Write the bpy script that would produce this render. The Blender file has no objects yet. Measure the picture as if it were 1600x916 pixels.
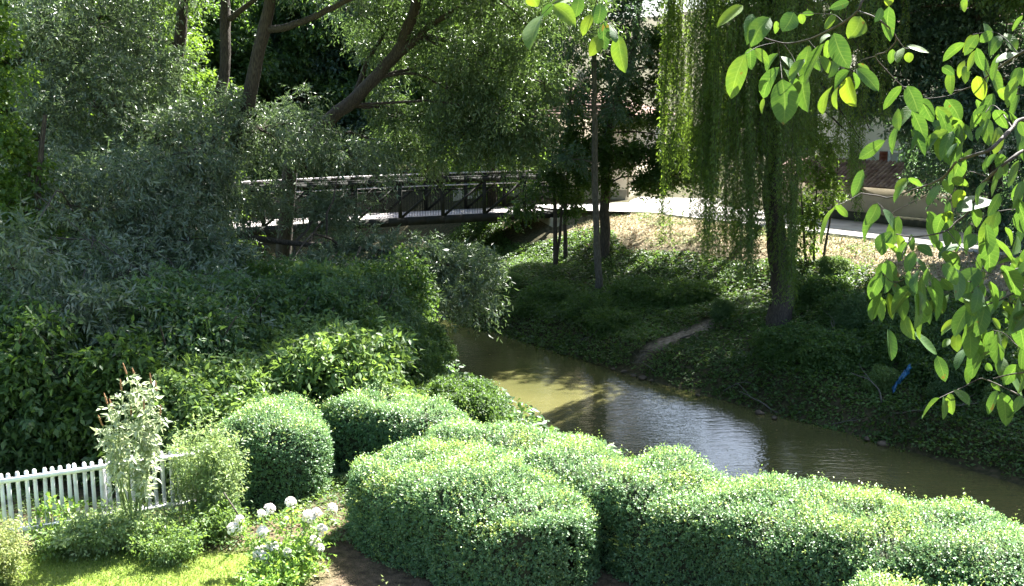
import bpy, math, random
import numpy as np
from mathutils import Vector

# ------------------------------------------------------------------ camera, sky, sun, exposure
S = bpy.context.scene
COL = S.collection
FPX, PITCH, CAMZ = 1700.0, math.atan(308 / 1700.0), 6.0
cam_d = bpy.data.cameras.new('camera'); cam_d.sensor_width = 36.0; cam_d.lens = 36.0 * FPX / 1600.0
cam_d.clip_start = 0.05; cam_d.clip_end = 3000
cam = bpy.data.objects.new('camera', cam_d); COL.objects.link(cam)
cam.location = (0, 0, CAMZ); cam.rotation_euler = (math.pi / 2 - PITCH, 0, 0)
S.camera = cam
S.render.resolution_x, S.render.resolution_y = 1024, 586

SUN_AZ, SUN_EL = math.radians(35), math.radians(53)      # azimuth to the right of straight ahead
W = bpy.data.worlds.new('World'); S.world = W; W.use_nodes = True
wn = W.node_tree.nodes; sky = wn.new('ShaderNodeTexSky'); sky.sky_type = 'NISHITA'; sky.sun_disc = False
sky.sun_elevation = SUN_EL; sky.sun_rotation = SUN_AZ; sky.air_density = 1.0; sky.dust_density = 2.0; sky.ozone_density = 1.0
W.node_tree.links.new(sky.outputs[0], wn['Background'].inputs[0]); wn['Background'].inputs[1].default_value = 0.056
sd = bpy.data.lights.new('sun', 'SUN'); sd.energy = 5.0; sd.angle = math.radians(0.5); sd.color = (1, 0.97, 0.91)
sun = bpy.data.objects.new('sun', sd); COL.objects.link(sun)
SDIR = Vector((math.sin(SUN_AZ) * math.cos(SUN_EL), math.cos(SUN_AZ) * math.cos(SUN_EL), math.sin(SUN_EL)))
sun.rotation_euler = SDIR.to_track_quat('Z', 'Y').to_euler(); sun.location = (20, 20, 40)
S.view_settings.view_transform = 'Standard'; S.view_settings.look = 'None'
S.view_settings.exposure = 2.92; S.view_settings.gamma = 1.0
cy = S.cycles
cy.max_bounces = 7; cy.diffuse_bounces = 4; cy.glossy_bounces = 3; cy.transmission_bounces = 4; cy.transparent_max_bounces = 4
cy.caustics_reflective = False; cy.caustics_refractive = False; cy.use_denoising = True
cy.sample_clamp_indirect = 6.0

# ------------------------------------------------------------------ helpers
CP, SP = math.cos(PITCH), math.sin(PITCH)
def ray(px, py):
    x, y = (px - 800) / FPX, (458 - py) / FPX
    return np.array([x, CP + y * SP, -SP + y * CP])
def at(px, py, Y):                      # point seen at a pixel, at ground distance Y
    d = ray(px, py); p = d * (Y / d[1]); p[2] += CAMZ
    return p
def atz(px, py, z):                     # point seen at a pixel, at height z
    d = ray(px, py); p = d * ((z - CAMZ) / d[2]); p[2] += CAMZ
    return p
def nz(v): return v / (np.linalg.norm(v, axis=-1, keepdims=True) + 1e-9)

class SineNoise:                         # smooth value noise, sum of random sines, about -1..1
    def __init__(s, seed, scale, n=9, dim=3):
        r = np.random.default_rng(seed); s.k = r.normal(size=(n, dim)) / scale; s.p = r.uniform(0, 6.28, n); s.n = n
    def __call__(s, P): return np.sin(np.asarray(P) @ s.k.T + s.p).sum(-1) / math.sqrt(s.n) * 1.2

def tag(o, label=None, cat=None, group=None, kind=None):
    if label: o['label'] = label
    if cat: o['category'] = cat
    if group: o['group'] = group
    if kind: o['kind'] = kind
    return o
def empty(name, loc=(0, 0, 0), rz=0):
    o = bpy.data.objects.new(name, None); COL.objects.link(o); o.location = loc; o.rotation_euler = (0, 0, rz)
    o.empty_display_size = 0.2
    return o
def link(name, me, mats, parent=None):
    for m in (mats if isinstance(mats, (list, tuple)) else [mats]): me.materials.append(m)
    o = bpy.data.objects.new(name, me); COL.objects.link(o)
    if parent: o.parent = parent
    return o
def mesh_arrays(name, V, F, tint=None, smooth=False, attrs=None, matidx=None):
    """V (n,3); F (m,k) all faces of k corners, or a list of such arrays"""
    Fs = F if isinstance(F, list) and np.ndim(F[0]) == 2 else [F]
    Fs = [np.asarray(f, dtype=np.int32) for f in Fs if len(f)]
    V = np.asarray(V, dtype=np.float32)
    me = bpy.data.meshes.new(name)
    loops = np.concatenate([f.ravel() for f in Fs])
    starts, off = [], 0
    for f in Fs:
        starts.append(off + np.arange(len(f), dtype=np.int32) * f.shape[1]); off += f.size
    starts = np.concatenate(starts)
    me.vertices.add(len(V)); me.vertices.foreach_set('co', V.ravel())
    me.loops.add(len(loops)); me.loops.foreach_set('vertex_index', loops)
    me.polygons.add(len(starts)); me.polygons.foreach_set('loop_start', starts.astype(np.int32))
    if smooth: me.polygons.foreach_set('use_smooth', np.ones(len(starts), dtype=bool))
    if matidx is not None: me.polygons.foreach_set('material_index', np.asarray(matidx, dtype=np.int32))
    at_ = dict(attrs or {})
    if tint is not None: at_['tint'] = tint
    for k, v in at_.items():
        a = me.attributes.new(k, 'FLOAT', 'POINT'); a.data.foreach_set('value', np.asarray(v, dtype=np.float32))
    me.update(calc_edges=True)
    return me

class MB:                                # collects boxes, prisms and tubes into one mesh
    def __init__(s): s.V = []; s.F4 = []; s.F3 = []; s.n = 0
    def add(s, V, F4=None, F3=None):
        V = np.asarray(V, float)
        if F4 is not None and len(F4): s.F4.append(np.asarray(F4) + s.n)
        if F3 is not None and len(F3): s.F3.append(np.asarray(F3) + s.n)
        s.V.append(V); s.n += len(V); return s
    def box(s, c, size, ax=None):        # ax: 3 axes rows
        h = np.asarray(size, float) / 2
        sg = np.array([[x, y, z] for z in (-1, 1) for y in (-1, 1) for x in (-1, 1)], float) * h
        if ax is not None: sg = sg @ np.asarray(ax, float)
        return s.add(sg + np.asarray(c, float), [[0, 2, 3, 1], [4, 5, 7, 6], [0, 1, 5, 4], [2, 6, 7, 3], [0, 4, 6, 2], [1, 3, 7, 5]])
    def bar(s, a, b, w, h):              # rectangular bar from a to b; h is its upright side
        a = np.asarray(a, float); b = np.asarray(b, float); d = b - a; L = np.linalg.norm(d); d = d / L
        up = np.array([0, 0, 1.0]) if abs(d[2]) < 0.98 else np.array([0, 1.0, 0])
        sd_ = nz(np.cross(up, d)); up = np.cross(d, sd_)
        return s.box((a + b) / 2, (L, w, h), [d, sd_, up])
    def tube(s, P, R, sides=8, cap=True):
        V, F = tube_arrays(P, R, sides); s.add(V, F)
        if cap:
            k = len(P); P = np.asarray(P, float)
            s.add(np.vstack([V[-sides:], P[-1:]]), None, [[i, (i + 1) % sides, sides] for i in range(sides)])
        return s
    def mesh(s, name, smooth=False):
        F = []
        if s.F4: F.append(np.concatenate(s.F4))
        if s.F3: F.append(np.concatenate(s.F3))
        return mesh_arrays(name, np.concatenate(s.V), F, smooth=smooth)
    def build(s, name, mat, parent=None, smooth=False): return link(name, s.mesh(name, smooth), mat, parent)

def spline(P, n):                        # Catmull-Rom resample
    P = np.asarray(P, float)
    if len(P) == 2: return P[0] + (P[1] - P[0]) * np.linspace(0, 1, n)[:, None]
    Q = np.vstack([2 * P[0] - P[1], P, 2 * P[-1] - P[-2]]); m = len(P) - 1
    t = np.linspace(0, m - 1e-6, n); i = t.astype(int); f = (t - i)[:, None]
    a, b, c, d = Q[i], Q[i + 1], Q[i + 2], Q[i + 3]
    return 0.5 * (2 * b + (c - a) * f + (2 * a - 5 * b + 4 * c - d) * f ** 2 + (3 * b - a - 3 * c + d) * f ** 3)
def tube_arrays(P, R, sides=8, rough=0, rng=None):
    P = np.asarray(P, float); k = len(P); R = np.broadcast_to(np.asarray(R, float), (k,))
    T = nz(np.gradient(P, axis=0)); ref = np.array([0.31, 0.95, 0.05])
    A = nz(np.cross(T, ref)); B = np.cross(T, A)
    th = np.linspace(0, 2 * math.pi, sides, endpoint=False)
    rr = R[:, None] * np.ones(sides)
    if rough and rng is not None: rr = rr * (1 + rng.normal(0, rough, rr.shape))
    V = P[:, None] + rr[..., None] * (np.cos(th)[:, None] * A[:, None] + np.sin(th)[:, None] * B[:, None])
    i = np.arange(k - 1)[:, None] * sides; j = np.arange(sides); j2 = (j + 1) % sides
    F = np.stack([i + j, i + j2, i + sides + j2, i + sides + j], -1).reshape(-1, 4)
    return V.reshape(-1, 3), F

def leaf_arrays(base, d, nrm, L, Wd, fold=0.15, bend=0.15, wide=0.42):
    """folded four-cornered leaves: base, right, tip, left"""
    d = nz(d); s = nz(np.cross(d, nrm)); n = np.cross(s, d)
    L = np.asarray(L)[:, None]; Wd = np.asarray(Wd)[:, None]
    mid = base + d * L * wide
    p1 = mid + s * Wd / 2 + n * Wd * fold; p3 = mid - s * Wd / 2 + n * Wd * fold
    p2 = base + d * L - n * L * bend
    V = np.stack([base, p1, p2, p3], 1).reshape(-1, 3)
    i = np.arange(len(base))[:, None] * 4
    F = np.concatenate([i + np.array([[0, 1, 2]]), i + np.array([[0, 2, 3]])], 1).reshape(-1, 3)
    return V, F
def twig_leaves(rng, C, D, L, m, leafL, leafW, droop=0.3, leafdroop=0.3, spread=0.9, flat=0.8, fold=0.15):
    """m leaves along each twig (start C, direction D, length L); returns leaf arrays + tint"""
    n = len(C); t = (np.arange(m) + rng.uniform(0.1, 0.9, (n, m))) / m * 0.9 + 0.1
    D = nz(D); g = np.array([0, 0, -1.0])
    P = C[:, None] + D[:, None] * (L[:, None] * t)[..., None] + g * (droop * L[:, None] * t ** 2)[..., None]
    T = nz(D[:, None] + g * (2 * droop * t)[..., None])
    R = nz(np.cross(T, rng.normal(size=(n, m, 3))))
    ld = nz(T * 0.6 + R * spread + g * leafdroop + rng.normal(0, 0.15, (n, m, 3)))
    nr = nz(np.array([0, 0, 1.0]) * flat + rng.normal(0, 0.5, (n, m, 3)))
    P, ld, nr = (a.reshape(-1, 3) for a in (P, ld, nr))
    k = n * m; sc = rng.uniform(0.65, 1.25, k)
    V, F = leaf_arrays(P, ld, nr, leafL * sc, leafW * sc * rng.uniform(0.8, 1.2, k), fold, rng.uniform(0.0, 0.25, (k, 1)))
    tint = np.clip(np.repeat(rng.normal(0.5, 0.16, n), m) + rng.normal(0, 0.14, k), 0, 1)
    return V, F, np.repeat(tint, 4)

# ------------------------------------------------------------------ materials
def newmat(name):
    m = bpy.data.materials.new(name); m.use_nodes = True; m.node_tree.nodes.clear(); return m, m.node_tree.nodes, m.node_tree.links
def ramp(N, L, src, stops):
    r = N.new('ShaderNodeValToRGB'); e = r.color_ramp.elements
    while len(e) < len(stops): e.new(0.5)
    for i, (p, c) in enumerate(stops): e[i].position = p; e[i].color = (*c, 1)
    L.new(src, r.inputs[0]); return r.outputs[0]
def leaf_mat(name, dark, mid, light, trans, tf=0.4, rough=0.42, spec=0.5):
    m, N, L = newmat(name)
    out = N.new('ShaderNodeOutputMaterial'); a = N.new('ShaderNodeAttribute'); a.attribute_name = 'tint'
    col = ramp(N, L, a.outputs['Fac'], [(0.1, dark), (0.5, mid), (0.92, light)])
    p = N.new('ShaderNodeBsdfPrincipled'); L.new(col, p.inputs['Base Color']); p.inputs['Roughness'].default_value = rough
    p.inputs['Specular IOR Level'].default_value = spec
    t = N.new('ShaderNodeBsdfTranslucent')
    mul = N.new('ShaderNodeMix'); mul.data_type = 'RGBA'; mul.blend_type = 'MIX'; mul.inputs[0].default_value = 0.75
    L.new(col, mul.inputs[6]); mul.inputs[7].default_value = (*trans, 1); L.new(mul.outputs[2], t.inputs['Color'])
    mx = N.new('ShaderNodeMixShader'); mx.inputs[0].default_value = tf
    L.new(p.outputs[0], mx.inputs[1]); L.new(t.outputs[0], mx.inputs[2]); L.new(mx.outputs[0], out.inputs[0])
    return m
def plain_mat(name, c1, c2, scale=6, rough=0.8, bump=0.0, metal=0.0, detail=6, spec=0.4, stretch=None, lo=0.35, hi=0.65):
    m, N, L = newmat(name)
    out = N.new('ShaderNodeOutputMaterial'); p = N.new('ShaderNodeBsdfPrincipled'); tc = N.new('ShaderNodeTexCoord')
    n = N.new('ShaderNodeTexNoise'); n.inputs['Scale'].default_value = scale; n.inputs['Detail'].default_value = detail
    if stretch:
        mp = N.new('ShaderNodeMapping'); mp.inputs['Scale'].default_value = stretch; L.new(tc.outputs['Object'], mp.inputs[0]); L.new(mp.outputs[0], n.inputs['Vector'])
    else: L.new(tc.outputs['Object'], n.inputs['Vector'])
    L.new(ramp(N, L, n.outputs['Fac'], [(lo, c1), (hi, c2)]), p.inputs['Base Color'])
    p.inputs['Roughness'].default_value = rough; p.inputs['Metallic'].default_value = metal; p.inputs['Specular IOR Level'].default_value = spec
    if bump:
        b = N.new('ShaderNodeBump'); b.inputs['Strength'].default_value = bump; b.inputs['Distance'].default_value = 0.03
        L.new(n.outputs['Fac'], b.inputs['Height']); L.new(b.outputs[0], p.inputs['Normal'])
    L.new(p.outputs[0], out.inputs[0]); return m

M = {}
M['willow'] = leaf_mat('silver_willow_leaf', (.05, .085, .045), (.10, .145, .08), (.20, .24, .16), (.17, .27, .07), .30, .33, .6)
M['willow_green'] = leaf_mat('green_willow_leaf', (.042, .08, .032), (.08, .135, .05), (.17, .23, .11), (.17, .28, .05), .34, .33, .6)  # slightly greener and darker than the silver willow leaf
M['weeping'] = leaf_mat('weeping_willow_leaf', (.04, .085, .024), (.075, .14, .036), (.13, .20, .05), (.30, .46, .04), .48, .45, .4)
M['maple'] = leaf_mat('maple_leaf', (.025, .055, .015), (.04, .08, .02), (.065, .11, .03), (.15, .27, .03), .40, .5, .35)
M['hazel'] = leaf_mat('hazel_leaf', (.04, .085, .018), (.06, .12, .022), (.10, .17, .035), (.22, .36, .03), .42, .5, .35)
M['wood'] = leaf_mat('woodland_leaf', (.028, .06, .022), (.048, .095, .032), (.085, .14, .045), (.20, .36, .04), .38, .45, .4)
M['bluish'] = leaf_mat('bluish_leaf', (.03, .065, .05), (.05, .095, .068), (.08, .14, .09), (.15, .28, .07), .35, .45, .5)
M['thicket'] = leaf_mat('thicket_leaf', (.03, .07, .026), (.055, .11, .04), (.095, .16, .06), (.19, .34, .05), .36, .45, .4)
M['cover'] = leaf_mat('ground_cover_leaf', (.028, .062, .016), (.05, .10, .026), (.085, .15, .04), (.20, .35, .04), .36, .5, .35)
M['box'] = leaf_mat('box_hedge_leaf', (.045, .115, .045), (.10, .20, .086), (.37, .44, .08), (.23, .39, .11), .35, .38, .5)
M['buddleia'] = leaf_mat('buddleia_leaf', (.18, .24, .13), (.32, .38, .24), (.46, .5, .36), (.45, .52, .25), .35, .5, .4)
M['aster'] = leaf_mat('feathery_leaf', (.10, .17, .06), (.19, .28, .12), (.32, .38, .2), (.38, .5, .13), .4, .5, .35)
M['pale'] = leaf_mat('pale_border_leaf', (.12, .17, .05), (.22, .27, .10), (.36, .36, .17), (.40, .45, .12), .4, .5, .35)
M['border'] = leaf_mat('border_leaf', (.055, .11, .03), (.10, .175, .055), (.18, .25, .09), (.26, .40, .06), .4, .5, .35)
M['rose'] = leaf_mat('flower_bush_leaf', (.08, .17, .03), (.14, .26, .05), (.24, .36, .09), (.34, .52, .06), .4, .45, .4)
M['grass'] = leaf_mat('lawn_blade', (.11, .19, .03), (.20, .29, .06), (.33, .38, .12), (.40, .52, .09), .4, .55, .3)
M['dry'] = leaf_mat('dry_blade', (.13, .17, .05), (.34, .30, .20), (.48, .42, .33), (.40, .38, .24), .3, .6, .2)
M['reed'] = leaf_mat('straw_blade', (.20, .18, .05), (.38, .32, .09), (.5, .42, .16), (.4, .36, .1), .3, .6, .2)
M['litter'] = leaf_mat('fallen_leaf', (.10, .06, .03), (.24, .15, .08), (.40, .30, .18), (.3, .2, .08), .2, .7, .2)
M['bark'] = plain_mat('dark_bark', (.022, .018, .013), (.075, .062, .048), 9, .9, .9, stretch=(4, 4, .8))
M['bark_grey'] = plain_mat('grey_bark', (.05, .046, .036), (.13, .12, .10), 9, .9, .7, stretch=(4, 4, .9))
M['twig'] = plain_mat('twig_bark', (.018, .013, .009), (.05, .038, .027), 30, .75, .3, stretch=(1, 1, 1))
M['green_stem'] = plain_mat('green_stem', (.12, .17, .05), (.20, .25, .09), 30, .6)
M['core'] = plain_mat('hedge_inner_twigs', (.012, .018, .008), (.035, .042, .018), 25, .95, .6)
M['white_paint'] = plain_mat('white_paint', (.42, .42, .42), (.76, .76, .78), 7, .55, .1, lo=.25, hi=.5)
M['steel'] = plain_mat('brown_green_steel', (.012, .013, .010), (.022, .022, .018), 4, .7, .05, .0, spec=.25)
M['rail'] = plain_mat('sunlit_pale_rail', (.42, .39, .38), (.60, .56, .55), 8, .5, .1, stretch=(1, 6, 6))  # pale tone puts sunlight into the far rail's colour
M['deck'] = plain_mat('pale_bridge_deck', (.40, .36, .34), (.55, .50, .48), 8, .7, .1)
M['concrete'] = plain_mat('concrete', (.28, .25, .18), (.42, .38, .29), 3, .9, .2)
M['road'] = plain_mat('pale_road', (.26, .245, .225), (.42, .40, .375), 1.4, .9, .15, detail=12)
M['kerb'] = plain_mat('kerb_stone', (.42, .40, .37), (.55, .52, .48), 5, .9, .1)
M['cream'] = plain_mat('cream_render', (.58, .50, .36), (.70, .62, .47), 1.2, .9, .08, detail=8)
M['sage'] = plain_mat('pale_grey_render', (.40, .41, .34), (.50, .50, .42), 1.0, .9, .08, detail=8)
M['gardenwall'] = plain_mat('ochre_render', (.34, .30, .21), (.46, .41, .30), 1.2, .9, .15, detail=8)
M['plinth'] = plain_mat('mossy_plinth', (.035, .04, .025), (.08, .08, .05), 5, .95, .3)
M['tile'] = plain_mat('clay_tile', (.13, .07, .052), (.30, .20, .155), 3, .85, .2, detail=8)
M['shutter'] = plain_mat('red_brown_shutter', (.17, .045, .025), (.23, .065, .035), 6, .6)
M['glass'] = plain_mat('dark_window_glass', (.012, .014, .016), (.02, .023, .026), 2, .08, spec=.6)
M['sallow'] = leaf_mat('sallow_leaf', (.03, .068, .026), (.058, .11, .042), (.12, .18, .08), (.17, .29, .05), .34, .4, .45)
M['petal'] = leaf_mat('white_petal', (.80, .77, .72), (.84, .81, .77), (.86, .84, .80), (.88, .85, .78), .4, .6, .2)
M['seedhead'] = plain_mat('brown_spent_flower', (.16, .075, .035), (.32, .18, .09), 60, .95, .6)
M['blue'] = plain_mat('blue_plastic_film', (.010, .06, .14), (.02, .12, .23), 8, .35, .2)
M['stone'] = plain_mat('river_stone', (.05, .04, .028), (.13, .10, .07), 4, .85, .5)

def walnut_mat():
    m, N, L = newmat('walnut_leaf'); out = N.new('ShaderNodeOutputMaterial')
    def att(k):
        a = N.new('ShaderNodeAttribute'); a.attribute_name = k; return a.outputs['Fac']
    def mth(op, a, b=None):
        n = N.new('ShaderNodeMath'); n.operation = op
        for i, v in enumerate((a, b)):
            if v is None: continue
            if isinstance(v, (int, float)): n.inputs[i].default_value = v
            else: L.new(v, n.inputs[i])
        return n.outputs[0]
    acr = mth('ABSOLUTE', att('across')); alo = att('along')
    tc = N.new('ShaderNodeTexCoord'); nt = N.new('ShaderNodeTexNoise'); nt.inputs['Scale'].default_value = 55; nt.inputs['Detail'].default_value = 5
    L.new(tc.outputs['Object'], nt.inputs['Vector'])
    ph = mth('FRACT', mth('MULTIPLY', mth('SUBTRACT', alo, mth('MULTIPLY', acr, 0.16)), 9.0))
    lat = mth('LESS_THAN', mth('ABSOLUTE', mth('SUBTRACT', ph, 0.5)), 0.075)
    mid = mth('LESS_THAN', acr, 0.06)
    vein = mth('MAXIMUM', mth('MULTIPLY', lat, 0.55), mid)
    tint = mth('ADD', att('tint'), mth('MULTIPLY', mth('SUBTRACT', nt.outputs['Fac'], 0.5), 0.55))
    base = ramp(N, L, tint, [(0.0, (.035, .09, .03)), (0.5, (.055, .12, .03)), (1.0, (.10, .16, .025))])
    tr = ramp(N, L, tint, [(0.0, (.03, .075, .010)), (0.5, (.075, .15, .014)), (1.0, (.19, .27, .014))])
    def mixc(f, a, b):
        x = N.new('ShaderNodeMix'); x.data_type = 'RGBA'; L.new(f, x.inputs[0]); L.new(a, x.inputs[6]); x.inputs[7].default_value = (*b, 1); return x.outputs[2]
    vf = mth('MULTIPLY', vein, 0.2)
    base2 = mixc(vf, base, (.20, .27, .10)); tr2 = mixc(vf, tr, (.34, .46, .08))
    nb = N.new('ShaderNodeTexNoise'); nb.inputs['Scale'].default_value = 28; nb.inputs['Detail'].default_value = 3; L.new(tc.outputs['Object'], nb.inputs['Vector'])
    spot = mth('MULTIPLY', mth('GREATER_THAN', nb.outputs['Fac'], 0.70), 0.7)      # a few brown blotches
    base3 = mixc(spot, base2, (.12, .07, .02)); tr3 = mixc(spot, tr2, (.14, .08, .01))
    p = N.new('ShaderNodeBsdfPrincipled'); L.new(base3, p.inputs['Base Color']); p.inputs['Roughness'].default_value = 0.55; p.inputs['Specular IOR Level'].default_value = 0.35
    t = N.new('ShaderNodeBsdfTranslucent'); L.new(tr3, t.inputs['Color'])
    b = N.new('ShaderNodeBump'); b.inputs['Strength'].default_value = 0.35; b.inputs['Distance'].default_value = 0.002
    L.new(mth('ADD', mth('MULTIPLY', vein, -1.0), nt.outputs['Fac']), b.inputs['Height']); L.new(b.outputs[0], p.inputs['Normal'])
    mx = N.new('ShaderNodeMixShader'); mx.inputs[0].default_value = 0.42
    L.new(p.outputs[0], mx.inputs[1]); L.new(t.outputs[0], mx.inputs[2]); L.new(mx.outputs[0], out.inputs[0]); return m
M['walnut'] = walnut_mat()

# ------------------------------------------------------------------ ground, water, road
RN = np.array([.788, .616]); RD = np.array([.616, -.788])      # across the river (away), along it (downstream)
def su(x, y): return (x - 4) * RN[0] + (y - 32.8) * RN[1], (x - 4) * RD[0] + (y - 32.8) * RD[1]
def xy(s, u): return np.array([4 + s * RN[0] + u * RD[0], 32.8 + s * RN[1] + u * RD[1]])
def smooth(a, b, x):
    t = np.clip((x - a) / (b - a), 0, 1); return t * t * (3 - 2 * t)
def near_edge(u): return -5.0 - 3.2 * smooth(-3, 7, u)
_n1, _n2, _n3 = SineNoise(1, 1.1, dim=2), SineNoise(2, 4.5, dim=2), SineNoise(3, 40, dim=2)
def height(x, y):
    x = np.asarray(x, float); y = np.asarray(y, float); s, u = su(x, y); P = np.stack([x, y], -1)
    s = s + 0.35 * _n2(P) * smooth(-1.5, .5, s) * (1 - smooth(5, 9, s))
    sn = near_edge(u) + 0.3 * _n2(P)
    up = 0.75 * smooth(6, 16, -u)
    near = up * smooth(-4, -9, s - sn - 3) + (-2.75) * smooth(sn - 3.2, sn + .1, s) - 0.75 * smooth(sn, sn + 1.2, s)
    far = -3.5 + 0.9 * smooth(-1.2, 0.1, s) + 0.62 * smooth(0, 1.0, s) + 1.55 * np.clip((s - 0.6) / 6.4, 0, 1) + 1.41 * smooth(5.6, 10.2, s)
    far = far + np.clip(s - 15, 0, 18) * .03 + np.clip(s - 33, 0, 90) * .22
    mid = (s + 2.4) > 0
    h = np.where(mid, far, near)
    bump = .05 * _n1(P) + .08 * _n2(P)
    flat = (1 - smooth(9.6, 10.2, s) * (1 - smooth(15, 16, s)))
    gard = np.where(s < sn - 3.4, 0.35, 1.0)
    return h + bump * flat * gard
def hz(x, y): return float(height(np.array([x]), np.array([y]))[0])

def axis(core_a, core_b, step, lo, hi):
    out = [np.arange(core_a, core_b, step)]
    v, st = core_b, step
    R = []
    while v < hi: R.append(v); st *= 1.25; v += st
    R.append(hi); Lf = []; v, st = core_a - step, step
    while v > lo: Lf.append(v); st *= 1.25; v -= st
    Lf.append(lo)
    return np.concatenate([np.array(Lf[::-1]), out[0], np.array(R)])
gx, gy = axis(-22, 24, .3, -500, 500), axis(9, 62, .3, -200, 900)
X, Y = np.meshgrid(gx, gy); Z = height(X, Y)
s_, u_ = su(X, Y); P2 = np.stack([X, Y], -1)
ii = np.arange(len(gy) - 1)[:, None] * len(gx); jj = np.arange(len(gx) - 1)
GF = np.stack([ii + jj, ii + jj + 1, ii + len(gx) + jj + 1, ii + len(gx) + jj], -1).reshape(-1, 4)
lawn = smooth(13.9, 13.4, Y + .18 * _n1(P2)) * smooth(-2.5, -2.9, X + .1 * _n1(P2)) * (s_ < near_edge(u_) - 4)
dry = smooth(6.9, 8.3, s_ + .8 * _n2(P2)) * (1 - smooth(10.2, 10.6, s_)) * smooth(-16, -12, u_)
pa, pb = atz(1015, 565, -2.3)[:2], atz(1120, 490, -1.0)[:2]
tt = np.clip(((P2 - pa) @ (pb - pa)) / ((pb - pa) @ (pb - pa)), -0.15, 1.0)
dist = np.linalg.norm(P2 - (pa + tt[..., None] * (pb - pa)), axis=-1)
path = .85 * (1 - smooth(.12, .55, dist + .25 * _n1(P2 * 1.7)))
soil = smooth(15.5, 14.8, Y) * (1 - lawn) * smooth(12, 10, np.hypot(X, Y - 10) * .0 + 11)
def ground_mat():
    m, N, L = newmat('ground_soil_and_turf'); out = N.new('ShaderNodeOutputMaterial'); p = N.new('ShaderNodeBsdfPrincipled')
    tc = N.new('ShaderNodeTexCoord')
    def noise(sc, d=7):
        n = N.new('ShaderNodeTexNoise'); n.inputs['Scale'].default_value = sc; n.inputs['Detail'].default_value = d; L.new(tc.outputs['Object'], n.inputs['Vector']); return n.outputs['Fac']
    nf, nc, nb = noise(9), noise(1.3), noise(40, 4)
    base = ramp(N, L, nf, [(.3, (.025, .022, .012)), (.5, (.05, .05, .022)), (.7, (.10, .075, .045))])
    def over(prev, attr, colr, mulnoise=None):
        a = N.new('ShaderNodeAttribute'); a.attribute_name = attr
        f = a.outputs['Fac']
        if mulnoise is not None:
            q = N.new('ShaderNodeMath'); q.operation = 'ADD'; q.use_clamp = True; L.new(f, q.inputs[0])
            r = N.new('ShaderNodeMath'); r.operation = 'MULTIPLY_ADD'; L.new(mulnoise, r.inputs[0]); r.inputs[1].default_value = 1.6; r.inputs[2].default_value = -.8
            w = N.new('ShaderNodeMath'); w.operation = 'MULTIPLY'; L.new(r.outputs[0], w.inputs[0]); L.new(f, w.inputs[1]); L.new(w.outputs[0], q.inputs[1]); f = q.outputs[0]
        x = N.new('ShaderNodeMix'); x.data_type = 'RGBA'; L.new(f, x.inputs[0]); L.new(prev, x.inputs[6]); L.new(colr, x.inputs[7]); return x.outputs[2]
    c = over(base, 'soil', ramp(N, L, nf, [(.3, (.06, .04, .025)), (.7, (.20, .135, .09))]))
    c = over(c, 'lawn', ramp(N, L, nb, [(.3, (.11, .18, .03)), (.7, (.24, .30, .08))]))
    c = over(c, 'dry', ramp(N, L, nf, [(.32, (.16, .17, .06)), (.45, (.34, .27, .16)), (.68, (.50, .41, .29))]), nc)
    c = over(c, 'path', ramp(N, L, nf, [(.3, (.13, .105, .08)), (.7, (.27, .23, .18))]), nf)
    L.new(c, p.inputs['Base Color']); p.inputs['Roughness'].default_value = .95; p.inputs['Specular IOR Level'].default_value = .2
    b = N.new('ShaderNodeBump'); b.inputs['Strength'].default_value = .8; b.inputs['Distance'].default_value = .05; L.new(nb, b.inputs['Height']); L.new(b.outputs[0], p.inputs['Normal'])
    L.new(p.outputs[0], out.inputs[0]); return m
V = np.stack([X, Y, Z], -1).reshape(-1, 3)
g = link('ground', mesh_arrays('ground', V, GF, smooth=True, attrs=dict(lawn=lawn.ravel(), dry=dry.ravel(), path=path.ravel(), soil=soil.ravel())), ground_mat())
tag(g, kind='structure')

def water_mat():
    m, N, L = newmat('murky_river_water'); out = N.new('ShaderNodeOutputMaterial'); p = N.new('ShaderNodeBsdfPrincipled'); tc = N.new('ShaderNodeTexCoord')
    n0 = N.new('ShaderNodeTexNoise'); n0.inputs['Scale'].default_value = .35; n0.inputs['Detail'].default_value = 4; L.new(tc.outputs['Object'], n0.inputs['Vector'])
    L.new(ramp(N, L, n0.outputs['Fac'], [(.35, (.064, .064, .024)), (.65, (.088, .084, .032))]), p.inputs['Base Color'])
    p.inputs['Roughness'].default_value = .03; p.inputs['IOR'].default_value = 1.5; p.inputs['Specular IOR Level'].default_value = .5
    mp = N.new('ShaderNodeMapping'); mp.inputs['Scale'].default_value = (1.0, 2.6, 1); mp.inputs['Rotation'].default_value = (0, 0, .25); L.new(tc.outputs['Object'], mp.inputs[0])
    hs = []
    for sc, w in ((1.6, .6), (5.5, .35), (14, .10)):
        n = N.new('ShaderNodeTexNoise'); n.inputs['Scale'].default_value = sc; n.inputs['Detail'].default_value = 2; L.new(mp.outputs[0], n.inputs['Vector'])
        k = N.new('ShaderNodeMath'); k.operation = 'MULTIPLY'; L.new(n.outputs['Fac'], k.inputs[0]); k.inputs[1].default_value = w; hs.append(k.outputs[0])
    a = N.new('ShaderNodeMath'); a.operation = 'ADD'; L.new(hs[0], a.inputs[0]); L.new(hs[1], a.inputs[1])
    b2 = N.new('ShaderNodeMath'); b2.operation = 'ADD'; L.new(a.outputs[0], b2.inputs[0]); L.new(hs[2], b2.inputs[1])
    b = N.new('ShaderNodeBump'); b.inputs['Strength'].default_value = .30; b.inputs['Distance'].default_value = .06; L.new(b2.outputs[0], b.inputs['Height']); L.new(b.outputs[0], p.inputs['Normal'])
    L.new(p.outputs[0], out.inputs[0]); return m
c4 = [xy(-13, -140), xy(3, -140), xy(3, 90), xy(-13, 90)]
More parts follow.
